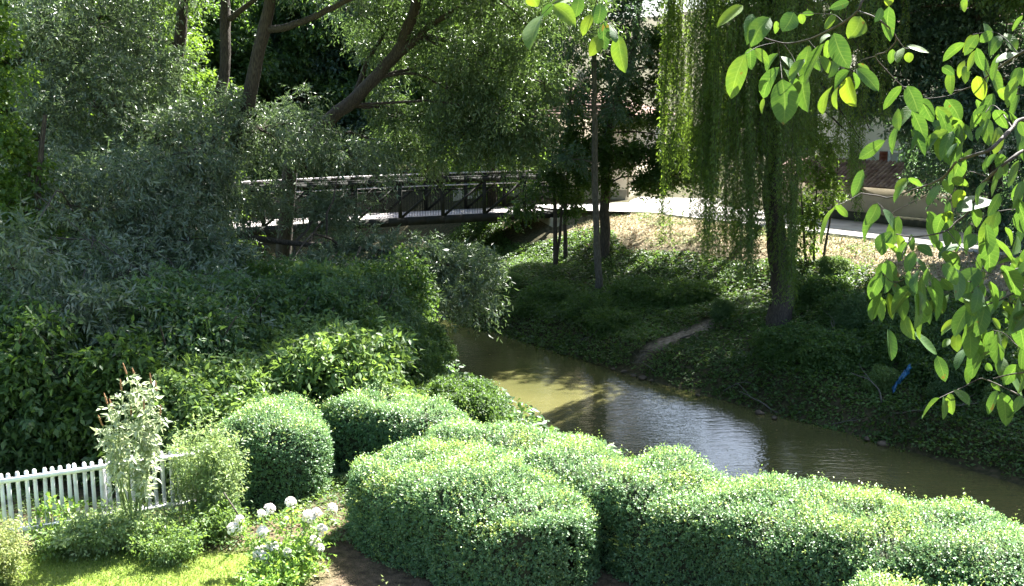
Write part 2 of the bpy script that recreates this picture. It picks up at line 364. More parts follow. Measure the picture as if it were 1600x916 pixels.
w = link('river_water', mesh_arrays('river_water', [[a[0], a[1], -2.6] for a in c4], [[0, 1, 2, 3]]), water_mat()); tag(w, kind='structure')

def strip(name, s0, s1, u0, u1, z, mat, thick=0.0, nseg=120):
    us = np.linspace(u0, u1, nseg); A = np.array([xy(s0, u) for u in us]); B = np.array([xy(s1, u) for u in us])
    V = np.vstack([np.c_[A, np.full(nseg, z)], np.c_[B, np.full(nseg, z)]]); i = np.arange(nseg - 1)
    F = np.stack([i, i + nseg, i + nseg + 1, i + 1], -1)
    if thick:
        V = np.vstack([V, V - [0, 0, thick]]); k = 2 * nseg
        F = np.vstack([F, np.stack([i, i + 1, i + 1 + k, i + k], -1), np.stack([i + nseg + 1, i + nseg, i + nseg + k, i + nseg + 1 + k], -1)])
    return tag(link(name, mesh_arrays(name, V, F), mat), kind='structure')
def ribbon(name, pts, wd, z, mat):
    Q = spline(np.array(pts), 160); T = nz(np.gradient(Q, axis=0)); N2 = np.stack([-T[:, 1], T[:, 0]], -1); V = []
    for sg, dz in ((-1, 0), (1, 0), (-1, -.3), (1, -.3)): V.append(np.c_[Q + N2 * sg * wd / 2, np.full(160, z + dz)])
    i = np.arange(159); F = np.vstack([np.stack([i + a, i + b, i + b + 1, i + a + 1], -1) for a, b in ((160, 0), (0, 320), (480, 160))])
    return tag(link(name, mesh_arrays(name, np.vstack(V), F), mat), kind='structure')
ribbon('road', [xy(12.52, 70), xy(12.52, 40), xy(12.52, 15), xy(12.52, 2), xy(12.6, -6), (7.6, 50.5), (9.4, 56.5), (12.5, 66), (17, 80)], 4.14, 1.03, M['road'])
strip('kerb', 10.2, 10.448, -9, 70, 1.06, M['kerb'], .4)

# ------------------------------------------------------------------ footbridge
def footbridge():
    r = empty('footbridge', (-5, 46, 0)); off = np.array([-5, 46, 0.])
    A, B = np.array([2.6, 49.12]), np.array([-17.0, 40.7]); Lx = np.linalg.norm(B - A); d = (B - A) / Lx; n = np.array([-d[1], d[0]])
    if n[1] < 0: n = -n
    def pt(t, side, z):                                  # t metres from the right end, side metres away from the near truss
        zc = .90 - .26 * t / Lx + .10 * (1 - ((t - 9) / 10.5) ** 2)
        q = A + d * t + n * side; return np.array([q[0], q[1], zc + z]) - off
    N_ = 26; ts = np.linspace(0, Lx, N_); Wd, H = 2.3, 1.52
    dm = MB()
    for i in range(N_ - 1):
        a0, a1, b0, b1 = pt(ts[i], .12, 0), pt(ts[i], Wd - .12, 0), pt(ts[i + 1], .12, 0), pt(ts[i + 1], Wd - .12, 0)
        lo = np.array([0, 0, .09])
        dm.add([a0, a1, b1, b0, a0 - lo, a1 - lo, b1 - lo, b0 - lo], [[0, 3, 2, 1], [4, 5, 6, 7], [0, 4, 7, 3], [1, 2, 6, 5]])
    dm.build('deck', M['deck'], r)
    posts = np.arange(.3, Lx, 1.92)
    for side, nm in ((0, 'near'), (Wd, 'far')):
        top, bot, hr = MB(), MB(), MB()
        for i in range(N_ - 1):
            top.bar(pt(ts[i], side, H), pt(ts[i + 1], side, H), .17, .20); bot.bar(pt(ts[i], side, -.16), pt(ts[i + 1], side, -.16), .18, .34)
            hr.bar(pt(ts[i], side + (.1 if side == 0 else -.1), 1.12), pt(ts[i + 1], side + (.1 if side == 0 else -.1), 1.12), .06, .05)
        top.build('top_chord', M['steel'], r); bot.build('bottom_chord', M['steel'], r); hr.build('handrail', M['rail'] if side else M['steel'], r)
        cap = MB()
        for i in range(N_ - 1): cap.bar(pt(ts[i], side, H + .13), pt(ts[i + 1], side, H + .13), .24 if side else .13, .045)
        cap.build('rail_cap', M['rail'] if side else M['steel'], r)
        bl = MB()
        for t in np.arange(.35, Lx - .1, .12): bl.bar(pt(t, side + (.1 if side == 0 else -.1), .03), pt(t, side + (.1 if side == 0 else -.1), 1.1), .016, .016)
        bl.build('balustrade', M['steel'], r)
        for k, t in enumerate(posts):
            MB().bar(pt(t, side, -.03), pt(t, side, H - .1), .15, .15).build('post', M['steel'], r)
            if k + 1 < len(posts): MB().bar(pt(posts[k + 1] - .06, side, .02), pt(t + .06, side, H - .12), .10, .09).build('diagonal_brace', M['steel'], r)
    for t in posts[::2]: MB().bar(pt(t, .1, -.22), pt(t, Wd - .1, -.22), .1, .14).build('cross_beam', M['steel'], r)
    ab = MB(); q = pt(.2, Wd / 2, -1.3); ab.box(q, (1.6, 3.4, 2.0), [np.r_[d, 0], np.r_[n, 0], [0, 0, 1]]); ab.build('abutment', M['concrete'], r)
    q = pt(Lx - .4, Wd / 2, -1.3); MB().box(q, (1.6, 3.4, 2.0), [np.r_[d, 0], np.r_[n, 0], [0, 0, 1]]).build('abutment', M['concrete'], r)
    tag(r, 'dark steel truss footbridge with pale deck crossing the river behind the willow', 'footbridge')
footbridge()
# approach path from the bridge to the road
pv = [xy(8.0, -16.2), xy(8.2, -13.2), xy(10.9, -9.5), xy(13.2, -13.5)]
tag(link('approach_path', mesh_arrays('approach_path', [[a[0], a[1], 1.012 + .004 * k] for k, a in enumerate(pv)], [[0, 1, 2, 3]]), M['road']), kind='structure')

# ------------------------------------------------------------------ houses and garden wall
def wall_frame(c, ang):                # local axes of a facade: along, outward, up
    a = np.array([math.cos(ang), math.sin(ang), 0]); o = np.array([a[1], -a[0], 0]); return np.array(c, float), a, o
def tiled_slope(mb, p0, along, La, down, Ls, step=.22, row=.35):
    """rows of half-round clay tiles on a slope: p0 top start, along unit, down unit"""
    nrm = nz(np.cross(down, along)); nrm = nrm if nrm[2] > 0 else -nrm
    mb.add([p0, p0 + along * La, p0 + along * La + down * Ls, p0 + down * Ls], [[0, 1, 2, 3]])
    q = int(La / step); th = np.linspace(0, math.pi, 5)
    for i in range(q):
        c = p0 + along * (i + .5) * step
        ring = np.array([along * (-math.cos(t) * step * .42) + nrm * (math.sin(t) * step * .38 + .01) for t in th])
        nrow = max(1, int(Ls / row)); lw = Ls / nrow
        for j in range(nrow):
            a = c + down * j * lw; b = c + down * (j + 1.08) * lw + nrm * .018
            Vv = np.vstack([a + ring * .86, b + ring]); mb.add(Vv, [[k, k + 1, k + 6, k + 5] for k in range(4)])
def window(parent, c, a, o, w, h, shutter=True, recess=.12):
    f = MB(); up = np.array([0, 0, 1.])
    for sgn in (-1, 1):
        f.box(c + a * sgn * (w / 2) + o * .02, (.08, .1, h + .08), [a, o, up]); f.box(c + up * sgn * (h / 2) + o * .02, (w - .08, .1, .08), [a, o, up])
    f.box(c + o * .012, (.05, .05, h - .08), [a, o, up]); f.box(c + up * h * .12 + o * .012, (w - .08, .045, .04), [a, o, up])
    wn_ = f.build('window', M['white_paint'], parent)
    MB().box(c - o * .02, (w - .06, .02, h - .06), [a, o, up]).build('pane', M['glass'], wn_)
    MB().box(c - up * (h / 2 + .08) + o * .06, (w + .3, .2, .06), [a, o, up]).build('sill', M['concrete'], wn_)
    if shutter:
        for sgn in (-1, 1):
            m = MB(); cc = c + a * sgn * (w * .75 + .08) + o * .05
            m.box(cc, (w * .48, .05, h), [a, o, up])
            for k in range(9): m.box(cc + up * (-h / 2 + (k + .5) * h / 9) + o * .035, (w * .40, .02, h / 9 * .55), [a, o, up])
            m.build('shutter', M['shutter'], parent)
def house(name, corner, ang, La, Lb, h, rise, wallm, label, wins_a, wins_b, overhang=.5, shut=True):
    """corner: near corner at ground; face A runs along +a from it, face B runs back; hipped tile roof"""
    c0, a, o = wall_frame(corner, ang); b = -o; up = np.array([0, 0, 1.])
    r = empty(name, c0); L0 = np.zeros(3)
    def P(i, j, k): return a * i + b * j + up * k
    m = MB(); m.add([P(0, 0, -1), P(La, 0, -1), P(La, Lb, -1), P(0, Lb, -1), P(0, 0, h), P(La, 0, h), P(La, Lb, h), P(0, Lb, h)],
                    [[0, 1, 5, 4], [1, 2, 6, 5], [2, 3, 7, 6], [3, 0, 4, 7], [4, 5, 6, 7]])
    m.build('wall', wallm, r)
    MB().add([P(-.03, -.03, -1), P(La + .03, -.03, -1), P(La + .03, Lb + .03, -1), P(-.03, Lb + .03, -1), P(-.03, -.03, .45), P(La + .03, -.03, .45), P(La + .03, Lb + .03, .45), P(-.03, Lb + .03, .45)],
             [[0, 1, 5, 4], [1, 2, 6, 5], [2, 3, 7, 6], [3, 0, 4, 7], [4, 5, 6, 7]]).build('plinth', M['plinth'] if wallm is M['sage'] else M['concrete'], r)
    ov = overhang; e = [P(-ov, -ov, h - .1), P(La + ov, -ov, h - .1), P(La + ov, Lb + ov, h - .1), P(-ov, Lb + ov, h - .1)]
    hw = min(La, Lb) / 2 + ov
    if La >= Lb: r0, r1 = P(hw - ov, Lb / 2, h + rise), P(La - hw + ov, Lb / 2, h + rise); faces = [(e[0], e[1], r1, r0), (e[2], e[3], r0, r1)]; hips = [(e[1], e[2], r1), (e[3], e[0], r0)]
    else: r0, r1 = P(La / 2, hw - ov, h + rise), P(La / 2, Lb - hw + ov, h + rise); faces = [(e[1], e[2], r1, r0), (e[3], e[0], r0, r1)]; hips = [(e[0], e[1], r0), (e[2], e[3], r1)]
    rm = MB(); nrow = 12
    def courses(p0, p1, t1, t0):
        for k in range(nrow):
            f0, f1 = k / nrow, (k + 1.06) / nrow
            q = [p0 + (t0 - p0) * f0, p1 + (t1 - p1) * f0, p1 + (t1 - p1) * min(f1, 1), p0 + (t0 - p0) * min(f1, 1)]
            q = [q[0] + up * .07, q[1] + up * .07, q[2] + up * .01, q[3] + up * .01]; z = [v - up * .06 for v in q[:2]]
            rm.add(q + z, [[0, 1, 2, 3], [0, 4, 5, 1]])
    for f in faces: courses(*f)
    for p0, p1, t in hips: courses(p0, p1, t, t)
    rm.add([v - up * .02 for v in e], [[0, 1, 2, 3]])
    rf = rm.build('roof', M['tile'], r)
    MB().box(P(La * .6, Lb * .5, h + rise), (.7, .5, 1.6), [a, b, up]).build('chimney', M['gardenwall'], rf)
    for (i, k, w_, h_) in wins_a: window(r, P(i, -.005, k), a, o, w_, h_, shut)
    for (j, k, w_, h_) in wins_b: window(r, P(La + .005, j, k), b, a, w_, h_, shut)
    dp = MB().tube([P(La + .07, .12, h - .15), P(La + .07, .12, .1)], .05, 8).build('downpipe', M['concrete'], r)
    tag(r, label, 'house'); return r
# pale house behind the slender trees: its far corner at pixel 985
zc = 1.0
house('pale_house', (5.6 - 9.0 * .955, 53.4 + 9.0 * .295, zc), math.atan2(-.295, .955), 9.0, 12.0, 4.0, 1.6, M['cream'],
      'cream house with clay tile roof behind the slender bank trees', [(2.0, 2.7, .9, 1.1), (5.0, 2.7, .9, 1.1)], [(8.5, 2.7, .9, 1.1)], shut=False)
wp = xy(16.4, 15.5); angw = math.atan2(RD[1], RD[0])
hp = xy(17.0, -6.5)
house('grey_house', (hp[0], hp[1], 1.0), angw, 16.0, 9.0, 7.0, 2.4, M['sage'],
      'tall pale grey house with red-brown shutters behind the garden wall', [(4.1, 2.05, .75, 1.35), (7.6, 2.05, .75, 1.35), (11.0, 2.05, .75, 1.35), (4.1, 5.0, .9, 1.4), (7.6, 5.0, .9, 1.4), (11.0, 5.0, .9, 1.4)], [(4, 5.0, .9, 1.4)])
def garden_wall():
    p = xy(14.9, -7.0); r = empty('garden_wall', (p[0], p[1], 1.0)); a = np.array([RD[0], RD[1], 0]); o = np.array([-RN[0], -RN[1], 0]); up = np.array([0, 0, 1.])
    Lw = 26.0
    MB().box(a * Lw / 2 - o * .15 + up * .55, (Lw, .3, 1.9), [a, o, up]).build('wall', M['gardenwall'], r)
    MB().box(a * Lw / 2 + o * .03 + up * .05, (Lw + .1, .12, .62), [a, o, up]).build('plinth', M['plinth'], r)
    m = MB(); down = nz(o * 1.5 - up * .8); tiled_slope(m, a * -.2 - o * 1.45 + up * 2.35, a, Lw + .4, down, 2.0, .2, .4); m.build('tile_roof', M['tile'], r)
    MB().box(a * Lw / 2 - o * 1.46 + up * .9, (Lw, .2, 2.8), [a, o, up]).build('back_wall', M['gardenwall'], r)
    tag(r, 'ochre roadside wall under a sloping clay tile lean-to roof', 'wall')
garden_wall()

# ------------------------------------------------------------------ vegetation builders
def limb_path(rng, a, b, n=7, sag=.12):
    a, b = np.asarray(a, float), np.asarray(b, float); t = np.linspace(0, 1, n)[:, None]; L = np.linalg.norm(b - a)
    P = a + (b - a) * t; off = rng.normal(0, sag * L, 3); off[2] = abs(off[2]) * .8
    return P + off * np.sin(t * math.pi) + rng.normal(0, .012 * L, P.shape) * np.sin(t * math.pi)
class Tree:
    def __init__(s, name, base, seed): s.rng = np.random.default_rng(seed); s.name = name; s.base = np.asarray(base, float); s.tubes = []; s.pts = []; s.lv = []
    def trunk(s, P, r0, r1, n=22, sides=10):
        Q = spline(P, n); R = np.linspace(r0, r1, n); Q = Q + s.rng.normal(0, r0 * .10, Q.shape)
        s.tubes.append(tube_arrays(Q, R, sides, .05, s.rng)); s.pts += [(q, r) for q, r in zip(Q, R)]; return s
    def clump(s, c, rad, twigs, m, leafL, leafW, subs=9, tw=(.35, .7), attach=True, droop=.35, bias=(0, 0, 0), leafdroop=.3, fill=.8, flat=.8, sub_r=.30, limbr=None):
        rng = s.rng; c = np.asarray(c, float); rad = np.asarray(rad, float) * np.ones(3)
        if attach and s.pts:
            Pp = np.array([p for p, _ in s.pts]); Rr = np.array([r for _, r in s.pts])
            dd = np.linalg.norm(Pp - c, axis=1) + np.clip(Pp[:, 2] - c[2], 0, None) * .8; i = int(np.argmin(dd))
            r0 = limbr or min(Rr[i] * .6, .03 + .02 * rad.max()); q = limb_path(rng, Pp[i], c); s.tubes.append(tube_arrays(q, np.linspace(r0, r0 * .4, len(q)), 6))
        else: r0 = .04
        u = nz(rng.normal(size=(subs, 3))) * rng.uniform(.25, 1, (subs, 1)) ** .6; sc = c + u * rad * .85
        for k in range(subs):
            q = limb_path(rng, c, sc[k], 5); s.tubes.append(tube_arrays(q, np.linspace(r0 * .38, .006, len(q)), 4))
        w = rng.integers(0, subs, twigs); rel = rng.normal(0, 1, (twigs, 3)); rel = rel / (1 + .25 * np.linalg.norm(rel, axis=1, keepdims=True))
        st = sc[w] + rel * rad * sub_r * fill
        D = nz(nz(st - c + 1e-3) * .7 + nz(rel) * .5 + np.asarray(bias) + rng.normal(0, .35, (twigs, 3)))
        Lt = rng.uniform(tw[0], tw[1], twigs)
        s.lv.append(twig_leaves(rng, st, D, Lt, m, leafL, leafW, droop, leafdroop, flat=flat)); return s
    def canopy(s, L, leafL=.19, leafW=.06):  # out-of-view leaf masses overhead, added to shade banks and water
        for (x, y, z, rx, rz_, tw) in L: s.clump((x, y, z), (rx, rx, rz_), int(tw * .85), 9, leafL, leafW, 26, (.4, .9), droop=.45, limbr=.07, sub_r=.5)
        return s
    def add_leaves(s, V, F, t): s.lv.append((V, F, t)); return s
    def build(s, leafm, barkm, label, cat='tree', group=None, crown='crown', stem='trunk'):
        r = empty(s.name, s.base)
        if s.tubes:
            off = 0; Vs, Fs = [], []
            for V, F in s.tubes: Vs.append(V); Fs.append(F + off); off += len(V)
            link(stem, mesh_arrays(stem, np.concatenate(Vs) - s.base, np.concatenate(Fs), smooth=True), barkm, r)
        off = 0; Vs, Fs, Ts = [], [], []
        for V, F, t in s.lv: Vs.append(V); Fs.append(F + off); Ts.append(t); off += len(V)
        link(crown, mesh_arrays(crown, np.concatenate(Vs) - s.base, np.concatenate(Fs), np.concatenate(Ts)), leafm, r)
        return tag(r, label, cat, group)
def copy_tree(o, loc, rz, sc=1.0, label=None, group=None):
    c = o.copy(); COL.objects.link(c); c.location = loc; c.rotation_euler = (0, 0, rz); c.scale = (sc, sc, sc)
    if label: c['label'] = label
    if group: c['group'] = group
    for ch in list(o.children):
        k = ch.copy(); COL.objects.link(k); k.parent = c
    return c

# ------------------------------------------------------------------ the wood behind (three shapes, each tree its own object)
def wood_tree(name, seed, leafm, H, R, label, dens=1.0, lw=(.24, .13)):
    t = Tree(name, (0, 0, 0), seed); rng = t.rng
    top = np.array([rng.normal(0, .5), rng.normal(0, .5), H * .82])
    t.trunk([(0, 0, -.4), (rng.normal(0, .15), rng.normal(0, .15), H * .3), top * [.6, .6, .7], top], .028 * H, .05, 16, 8)
    for k in range(15):
        f = (k + .5) / 15; z = H * (.16 + .78 * f); rr = R * (1.0 - .75 * max(0, f - .45) / .55) * rng.uniform(.45, .85); an = k * 2.4 + rng.uniform(-.4, .4)
        t.clump((math.cos(an) * rr, math.sin(an) * rr, z), (R * .48, R * .48, R * .36), int(620 * dens), 7, lw[0], lw[1], 10, (.4, .9), limbr=.06)
    return t.build(leafm, M['bark'], label, 'tree')
WG = 'trees of the wood behind the bridge and the road'
w1 = wood_tree('broadleaf_tree', 11, M['wood'], 15, 4.2, 'tall dense green broadleaf tree in the wood behind the bridge')
w2 = wood_tree('ash_tree', 12, M['hazel'], 16, 4.0, 'tall light green tree with loose crown in the wood behind', .75, (.22, .11))
w3 = wood_tree('elm_tree', 13, M['bluish'], 15, 4.4, 'tall dark bluish green tree in the wood behind')
used = set()
def wood_at(src, px, Yd, rz, sc=1.0, dz=0):
    p = at(px, 200, Yd); loc = (p[0], p[1], hz(p[0], p[1]) - .2 + dz)
    if src.name not in used:
        used.add(src.name); src.location = loc; src.rotation_euler = (0, 0, rz); src.scale = (sc,) * 3; src['group'] = WG; return src
    return copy_tree(src, loc, rz, sc, None, WG)
for (k, px, Yd, rz, sc) in [(w1, 470, 64, 0, 1.05), (w1, 330, 60, 1.1, 1.0), (w2, 240, 52, .4, .95), (w3, 560, 66, 2, 1.05), (w1, 660, 68, 2.7, 1.1), (w2, 745, 64, 3.9, .9),
                            (w1, 130, 55, 4, 1.05), (w2, 30, 50, 5, 1.0), (w3, 400, 68, 1, 1.2), (w1, 200, 72, 2, 1.2), (w1, 600, 74, 5.1, 1.25), (w2, 780, 80, .3, 1.25),
                            (w3, 0, 66, 3, 1.15), (w2, 770, 51.5, 1.5, .62), (w2, 715, 64, .2, .9), (w1, -120, 58, 3.3, 1.0), (w2, 510, 85, 3, 1.3), (w3, 300, 88, 4.4, 1.3), (w1, 110, 90, 2.6, 1.3), (w2, 700, 92, 1.7, 1.3),
                            (w3, 1700, 52, 4.8, 1.05), (w1, 1420, 74, 2.9, 1.3), (w2, 1560, 68, 1.9, 1.2), (w3, 1330, 90, 1.9, 1.3), (w1, 1640, 80, .9, 1.3)]:
    wood_at(k, px, Yd, rz, sc)

# ------------------------------------------------------------------ big silver willow on the near bank, left
t = Tree('silver_willow', at(330, 470, 33) * [1, 1, 0] + [0, 0, hz(*at(330, 470, 33)[:2])], 21)
b0 = t.base - [0, 0, .3]
t.trunk([b0, at(338, 380, 33), at(348, 300, 33), at(370, 220, 32.6), at(398, 110, 32), at(420, 10, 32), at(436, -120, 32)], .30, .14, 30, 12)
t.trunk([at(345, 310, 33), at(342, 200, 33.4), at(352, 90, 33.6), at(350, -20, 34), at(340, -150, 34)], .20, .12, 20, 10)
t.trunk([b0 + [-.4, .3, 0], at(285, 330, 34), at(272, 180, 34.5), at(278, 80, 34.5), at(287, -20, 34.5), at(296, -150, 35)], .26, .13, 22, 10)
t.trunk([at(410, 48, 32), at(455, 40, 31.8), at(505, 20, 31.5), at(560, -10, 31)], .12, .07, 14, 8)
t.trunk([at(360, 30, 33.8), at(385, 10, 33.4), at(430, -25, 33)], .10, .06, 8, 8)
t.trunk([at(340, 360, 33), at(420, 375, 32.4), at(520, 385, 32), at(640, 400, 32), at(740, 425, 32.4)], .11, .03, 18, 8)
t.trunk([at(335, 400, 33), at(240, 420, 31), at(140, 460, 29), at(80, 480, 28)], .13, .04, 14, 8)
for (px, py, Yd, rx, rz_, tw) in [(150, 40, 33, 1.9, 1.4, 900), (60, 90, 31, 1.8, 1.4, 800), (230, 110, 33, 1.3, 1.2, 520), (150, 170, 31, 1.9, 1.4, 950), (60, 220, 30, 1.6, 1.3, 700),
                                  (240, 230, 31, 1.5, 1.3, 850), (130, 300, 29, 1.7, 1.3, 950), (330, 190, 32, 1.2, 1.1, 420), (250, 320, 29, 1.6, 1.2, 950), (170, 400, 27.5, 1.7, 1.2, 950), (90, 400, 28, 1.3, 1.2, 500),
                                  (410, 205, 32.6, 1.5, 1.0, 330), (320, 285, 30.5, 1.2, .8, 420), (260, 410, 28, 1.5, 1.1, 850), (180, 490, 26.5, 1.4, 1.0, 700), (455, 240, 34, 1.6, .9, 330), (540, 245, 34, 1.5, .8, 380), (545, 320, 35, 1.0, .7, 330),
                                  (420, 300, 34, .8, .4, 150), (375, 325, 33, .7, .5, 170), (490, 335, 34, .9, .4, 170), (300, 335, 31, 1.1, .7, 380), (340, 430, 30, 1.3, .9, 650), (430, 432, 31, 1.3, .7, 600), (510, 420, 31.5, 1.3, .7, 600), (590, 405, 32, 1.3, .7, 560), (660, 410, 32, 1.2, .7, 520), (720, 425, 32.4, 1.1, .7, 420),
                                  (560, 445, 31, 1.3, .7, 480), (650, 455, 31.5, 1.2, .6, 330), (740, 460, 32, .8, .5, 180), (470, 190, 34.5, .9, .9, 230), (300, 480, 27, 1.3, .9, 520), (230, 540, 24, 1.1, .8, 420), (140, 560, 23.5, 1.1, .8, 420), (330, 430, 26, 1.2, .9, 450), (380, 470, 27, 1.1, .7, 380), (80, 490, 24, 1.2, 1.0, 420), (55, 290, 26, 1.7, 1.4, 430), (150, 330, 25.5, 1.8, 1.3, 430), (235, 335, 26.5, 1.5, 1.2, 330), (100, 400, 22, 1.5, 1.0, 300), (295, 375, 26, 1.2, .8, 230), (190, 260, 28, 1.5, 1.2, 330), (300, 240, 29, 1.3, 1.0, 240), (200, 435, 21, 1.3, .8, 270), (290, 440, 22, 1.2, .7, 240), (165, 500, 18.6, .9, .7, 360), (255, 520, 18.9, .8, .6, 260), (60, 480, 18.4, .9, .8, 360), (330, 500, 19.8, .7, .5, 160), (110, 560, 18, .7, .5, 170), (20, 420, 18.8, .8, .8, 240), (355, 465, 24, 1.1, .7, 380), (430, 450, 26, 1.1, .6, 330), (505, 450, 28, 1.2, .6, 330), (120, 590, 19.6, .8, .5, 200), (470, 450, 29, 1.2, .7, 380),
                                  (330, -60, 34, 2.5, 1.3, 500), (500, -60, 32, 2.2, 1.2, 500), (120, -70, 33, 2.6, 1.4, 550), (420, -200, 33, 3, 1.6, 500), (200, -220, 34, 3, 1.8, 450), (560, -200, 31, 2.6, 1.5, 1100), (640, -330, 31, 2.8, 1.5, 700), (480, -360, 31, 3, 1.6, 500), (560, -120, 29, 2.0, 1.2, 800), (420, -130, 28.5, 2.0, 1.2, 800), (260, -150, 28, 2.2, 1.2, 900), (60, -250, 29, 2.6, 1.5, 400)]:
    t.clump(at(px, py, Yd), (rx, rx, rz_), tw, 9, .17, .042, 10, (.35, .8), droop=.45, leafdroop=.35, flat=.4)
t.canopy([(-8, 25, 12.5, 2.6, 1.3, 1300), (-5.5, 25, 12.6, 2.6, 1.3, 1700), (-2.2, 24.6, 12.2, 2.2, 1.1, 1200), (-4, 23.6, 12, 2, 1, 1000), (-3.2, 26, 12.4, 2.6, 1.3, 1500), (-6, 28, 13.2, 2.6, 1.3, 1300), (-2.6, 28.5, 13.2, 2.6, 1.3, 1400), (-4.4, 30.5, 14, 2.6, 1.3, 1000)])
t.build(M['willow'], M['bark'], 'large grey-green willow with several dark leaning trunks in front of the bridge', 'tree')

# second willow, its forked trunk leaning right above the bridge
t = Tree('leaning_willow', at(430, 330, 38) * [1, 1, 0] + [0, 0, hz(*at(430, 330, 38)[:2])], 22)
t.trunk([t.base - [0, 0, .3], at(455, 260, 38), at(500, 205, 38), at(550, 158, 37.6), at(590, 118, 37.4), at(615, 88, 37.2), at(640, 45, 37), at(652, -5, 37), at(660, -100, 37)], .28, .15, 26, 10)
t.trunk([at(608, 98, 37.2), at(650, 62, 37), at(672, 40, 37), at(720, 10, 36.8), at(790, -20, 36.6)], .15, .06, 14, 8)
t.trunk([at(553, 155, 37.6), at(572, 100, 38), at(590, 70, 38), at(612, 30, 38.2)], .10, .06, 12, 8)
for (px, py, Yd, rx, rz_, tw) in [(610, 60, 38.5, 1.4, 1.0, 420), (690, 60, 38, 1.6, 1.1, 620), (760, 90, 37.5, 1.7, 1.2, 700), (700, 140, 37.6, 1.7, 1.1, 800), (620, 180, 39, 1.4, 1.0, 420), (780, 170, 37.5, 1.5, 1.1, 700), (720, 215, 38, 1.4, .9, 620),
                                  (650, 235, 39, 1.2, .8, 380), (800, 225, 38, 1.1, .9, 420), (830, 50, 37, 1.4, 1.1, 420), (560, 20, 38, 1.5, 1.0, 420), (640, -20, 37, 2.0, 1.1, 600), (760, -10, 37, 2.0, 1.2, 700), (880, 0, 37, 1.8, 1.2, 600), (700, -150, 37, 3.0, 1.5, 1000), (820, -140, 36, 2.4, 1.4, 900), (760, -260, 35, 2.8, 1.5, 1100), (640, -220, 35, 2.8, 1.5, 1000), (850, 130, 38, .9, .8, 240)]:
    t.clump(at(px, py, Yd), (rx, rx, rz_), tw, 9, .175, .046, 10, (.35, .8), droop=.5, leafdroop=.4, flat=.4)
t.canopy([(0, 32, 13, 2.6, 1.3, 1300), (-.8, 29.5, 12.4, 2.6, 1.2, 1500), (1.4, 28.6, 11.9, 2.4, 1.2, 1400), (.6, 26.8, 11.7, 2.2, 1.1, 1300), (2.4, 31, 12.6, 2.2, 1.1, 1200), (-1.2, 27, 12, 2.2, 1.1, 1300), (3, 29.6, 12, 1.8, 1, 900), (-2.5, 35, 14.5, 2.8, 1.4, 900)])
t.build(M['willow_green'], M['bark'], 'sunlit willow whose forked trunk slants right above the bridge', 'tree')

# ------------------------------------------------------------------ trees on the far bank by the bridge end
p = atz(938, 428, -.6)
t = Tree('slender_tree', (p[0], p[1], hz(p[0], p[1])), 31)
t.trunk([t.base - [0, 0, .3], at(934, 400, p[1]), at(930, 300, p[1]), at(929, 180, p[1]), at(928, 60, p[1]), at(930, -80, p[1])], .15, .07, 22, 9)
for (px, py, rx, tw) in [(900, 60, 1.2, 260), (960, 90, 1.1, 220), (920, -30, 1.8, 500), (890, 150, .8, 130), (1000, 20, 1.3, 260), (960, 170, .6, 70), (890, 250, .55, 70)]:
    t.clump(at(px, py, p[1] + .3), (rx, rx, rx * .7), tw, 8, .15, .07, 8, (.3, .6), limbr=.035)
t.build(M['bluish'], M['bark_grey'], 'slender tree with a straight grey stem standing on the far bank slope', 'tree')
p = atz(944, 366, .55)
t = Tree('maple_tree', (p[0], p[1], hz(p[0], p[1])), 32)
t.trunk([t.base - [0, 0, .3], at(945, 330, p[1]), at(946, 270, p[1]), at(950, 210, p[1]), at(958, 170, p[1]), at(972, 125, p[1]), at(990, 80, p[1]), at(1000, 0, p[1])], .22, .10, 22, 10)
for (px, py, dY, rx, rz_, tw) in [(925, 200, 0, .9, .6, 230), (985, 185, .4, .9, .5, 220), (1010, 235, -.5, 1.0, .5, 330), (1040, 245, -.8, .8, .45, 260), (965, 240, -.6, .9, .55, 330), (905, 245, 0, .8, .6, 210), (1035, 280, -1, .9, .45, 330), (930, 280, -.4, .7, .4, 200), (1075, 265, -.8, .9, .6, 330), (1010, 140, .2, .8, .5, 160), (1045, 190, 0, .7, .4, 130), (960, 150, .4, .9, .5, 200), (1060, 215, -.6, .8, .4, 220),
                                  (1000, 60, .6, 1.2, .7, 300), (950, 110, .5, .9, .7, 200), (1040, 110, .6, .8, .6, 120), (1000, -40, 0, 2.0, 1.2, 500)]:
    t.clump(at(px, py, p[1] + dY), (rx, rx, rz_), int(tw * 1.3), 7, .125, .105, 9, (.25, .55), limbr=.04, leafdroop=.1, flat=1.4)
t.canopy([(4.5, 46, 12.5, 2.6, 1.3, 800), (3.0, 44.5, 12, 2.4, 1.2, 700), (5.5, 48, 14, 2.4, 1.2, 700), (1.5, 44, 12.5, 2.2, 1.2, 700), (7.4, 49.2, 12.8, 2.0, 1.0, 1000), (6.0, 48.4, 12.4, 2.0, 1.0, 1000), (3.2, 47.5, 13, 2.2, 1.1, 900), (6.3, 51, 13.2, 2.0, 1.0, 1100), (8.3, 50.6, 13.2, 1.9, 1.0, 1100)], .16, .12)
t.build(M['maple'], M['bark'], 'dark-stemmed maple beside the road at the bridge end', 'tree')
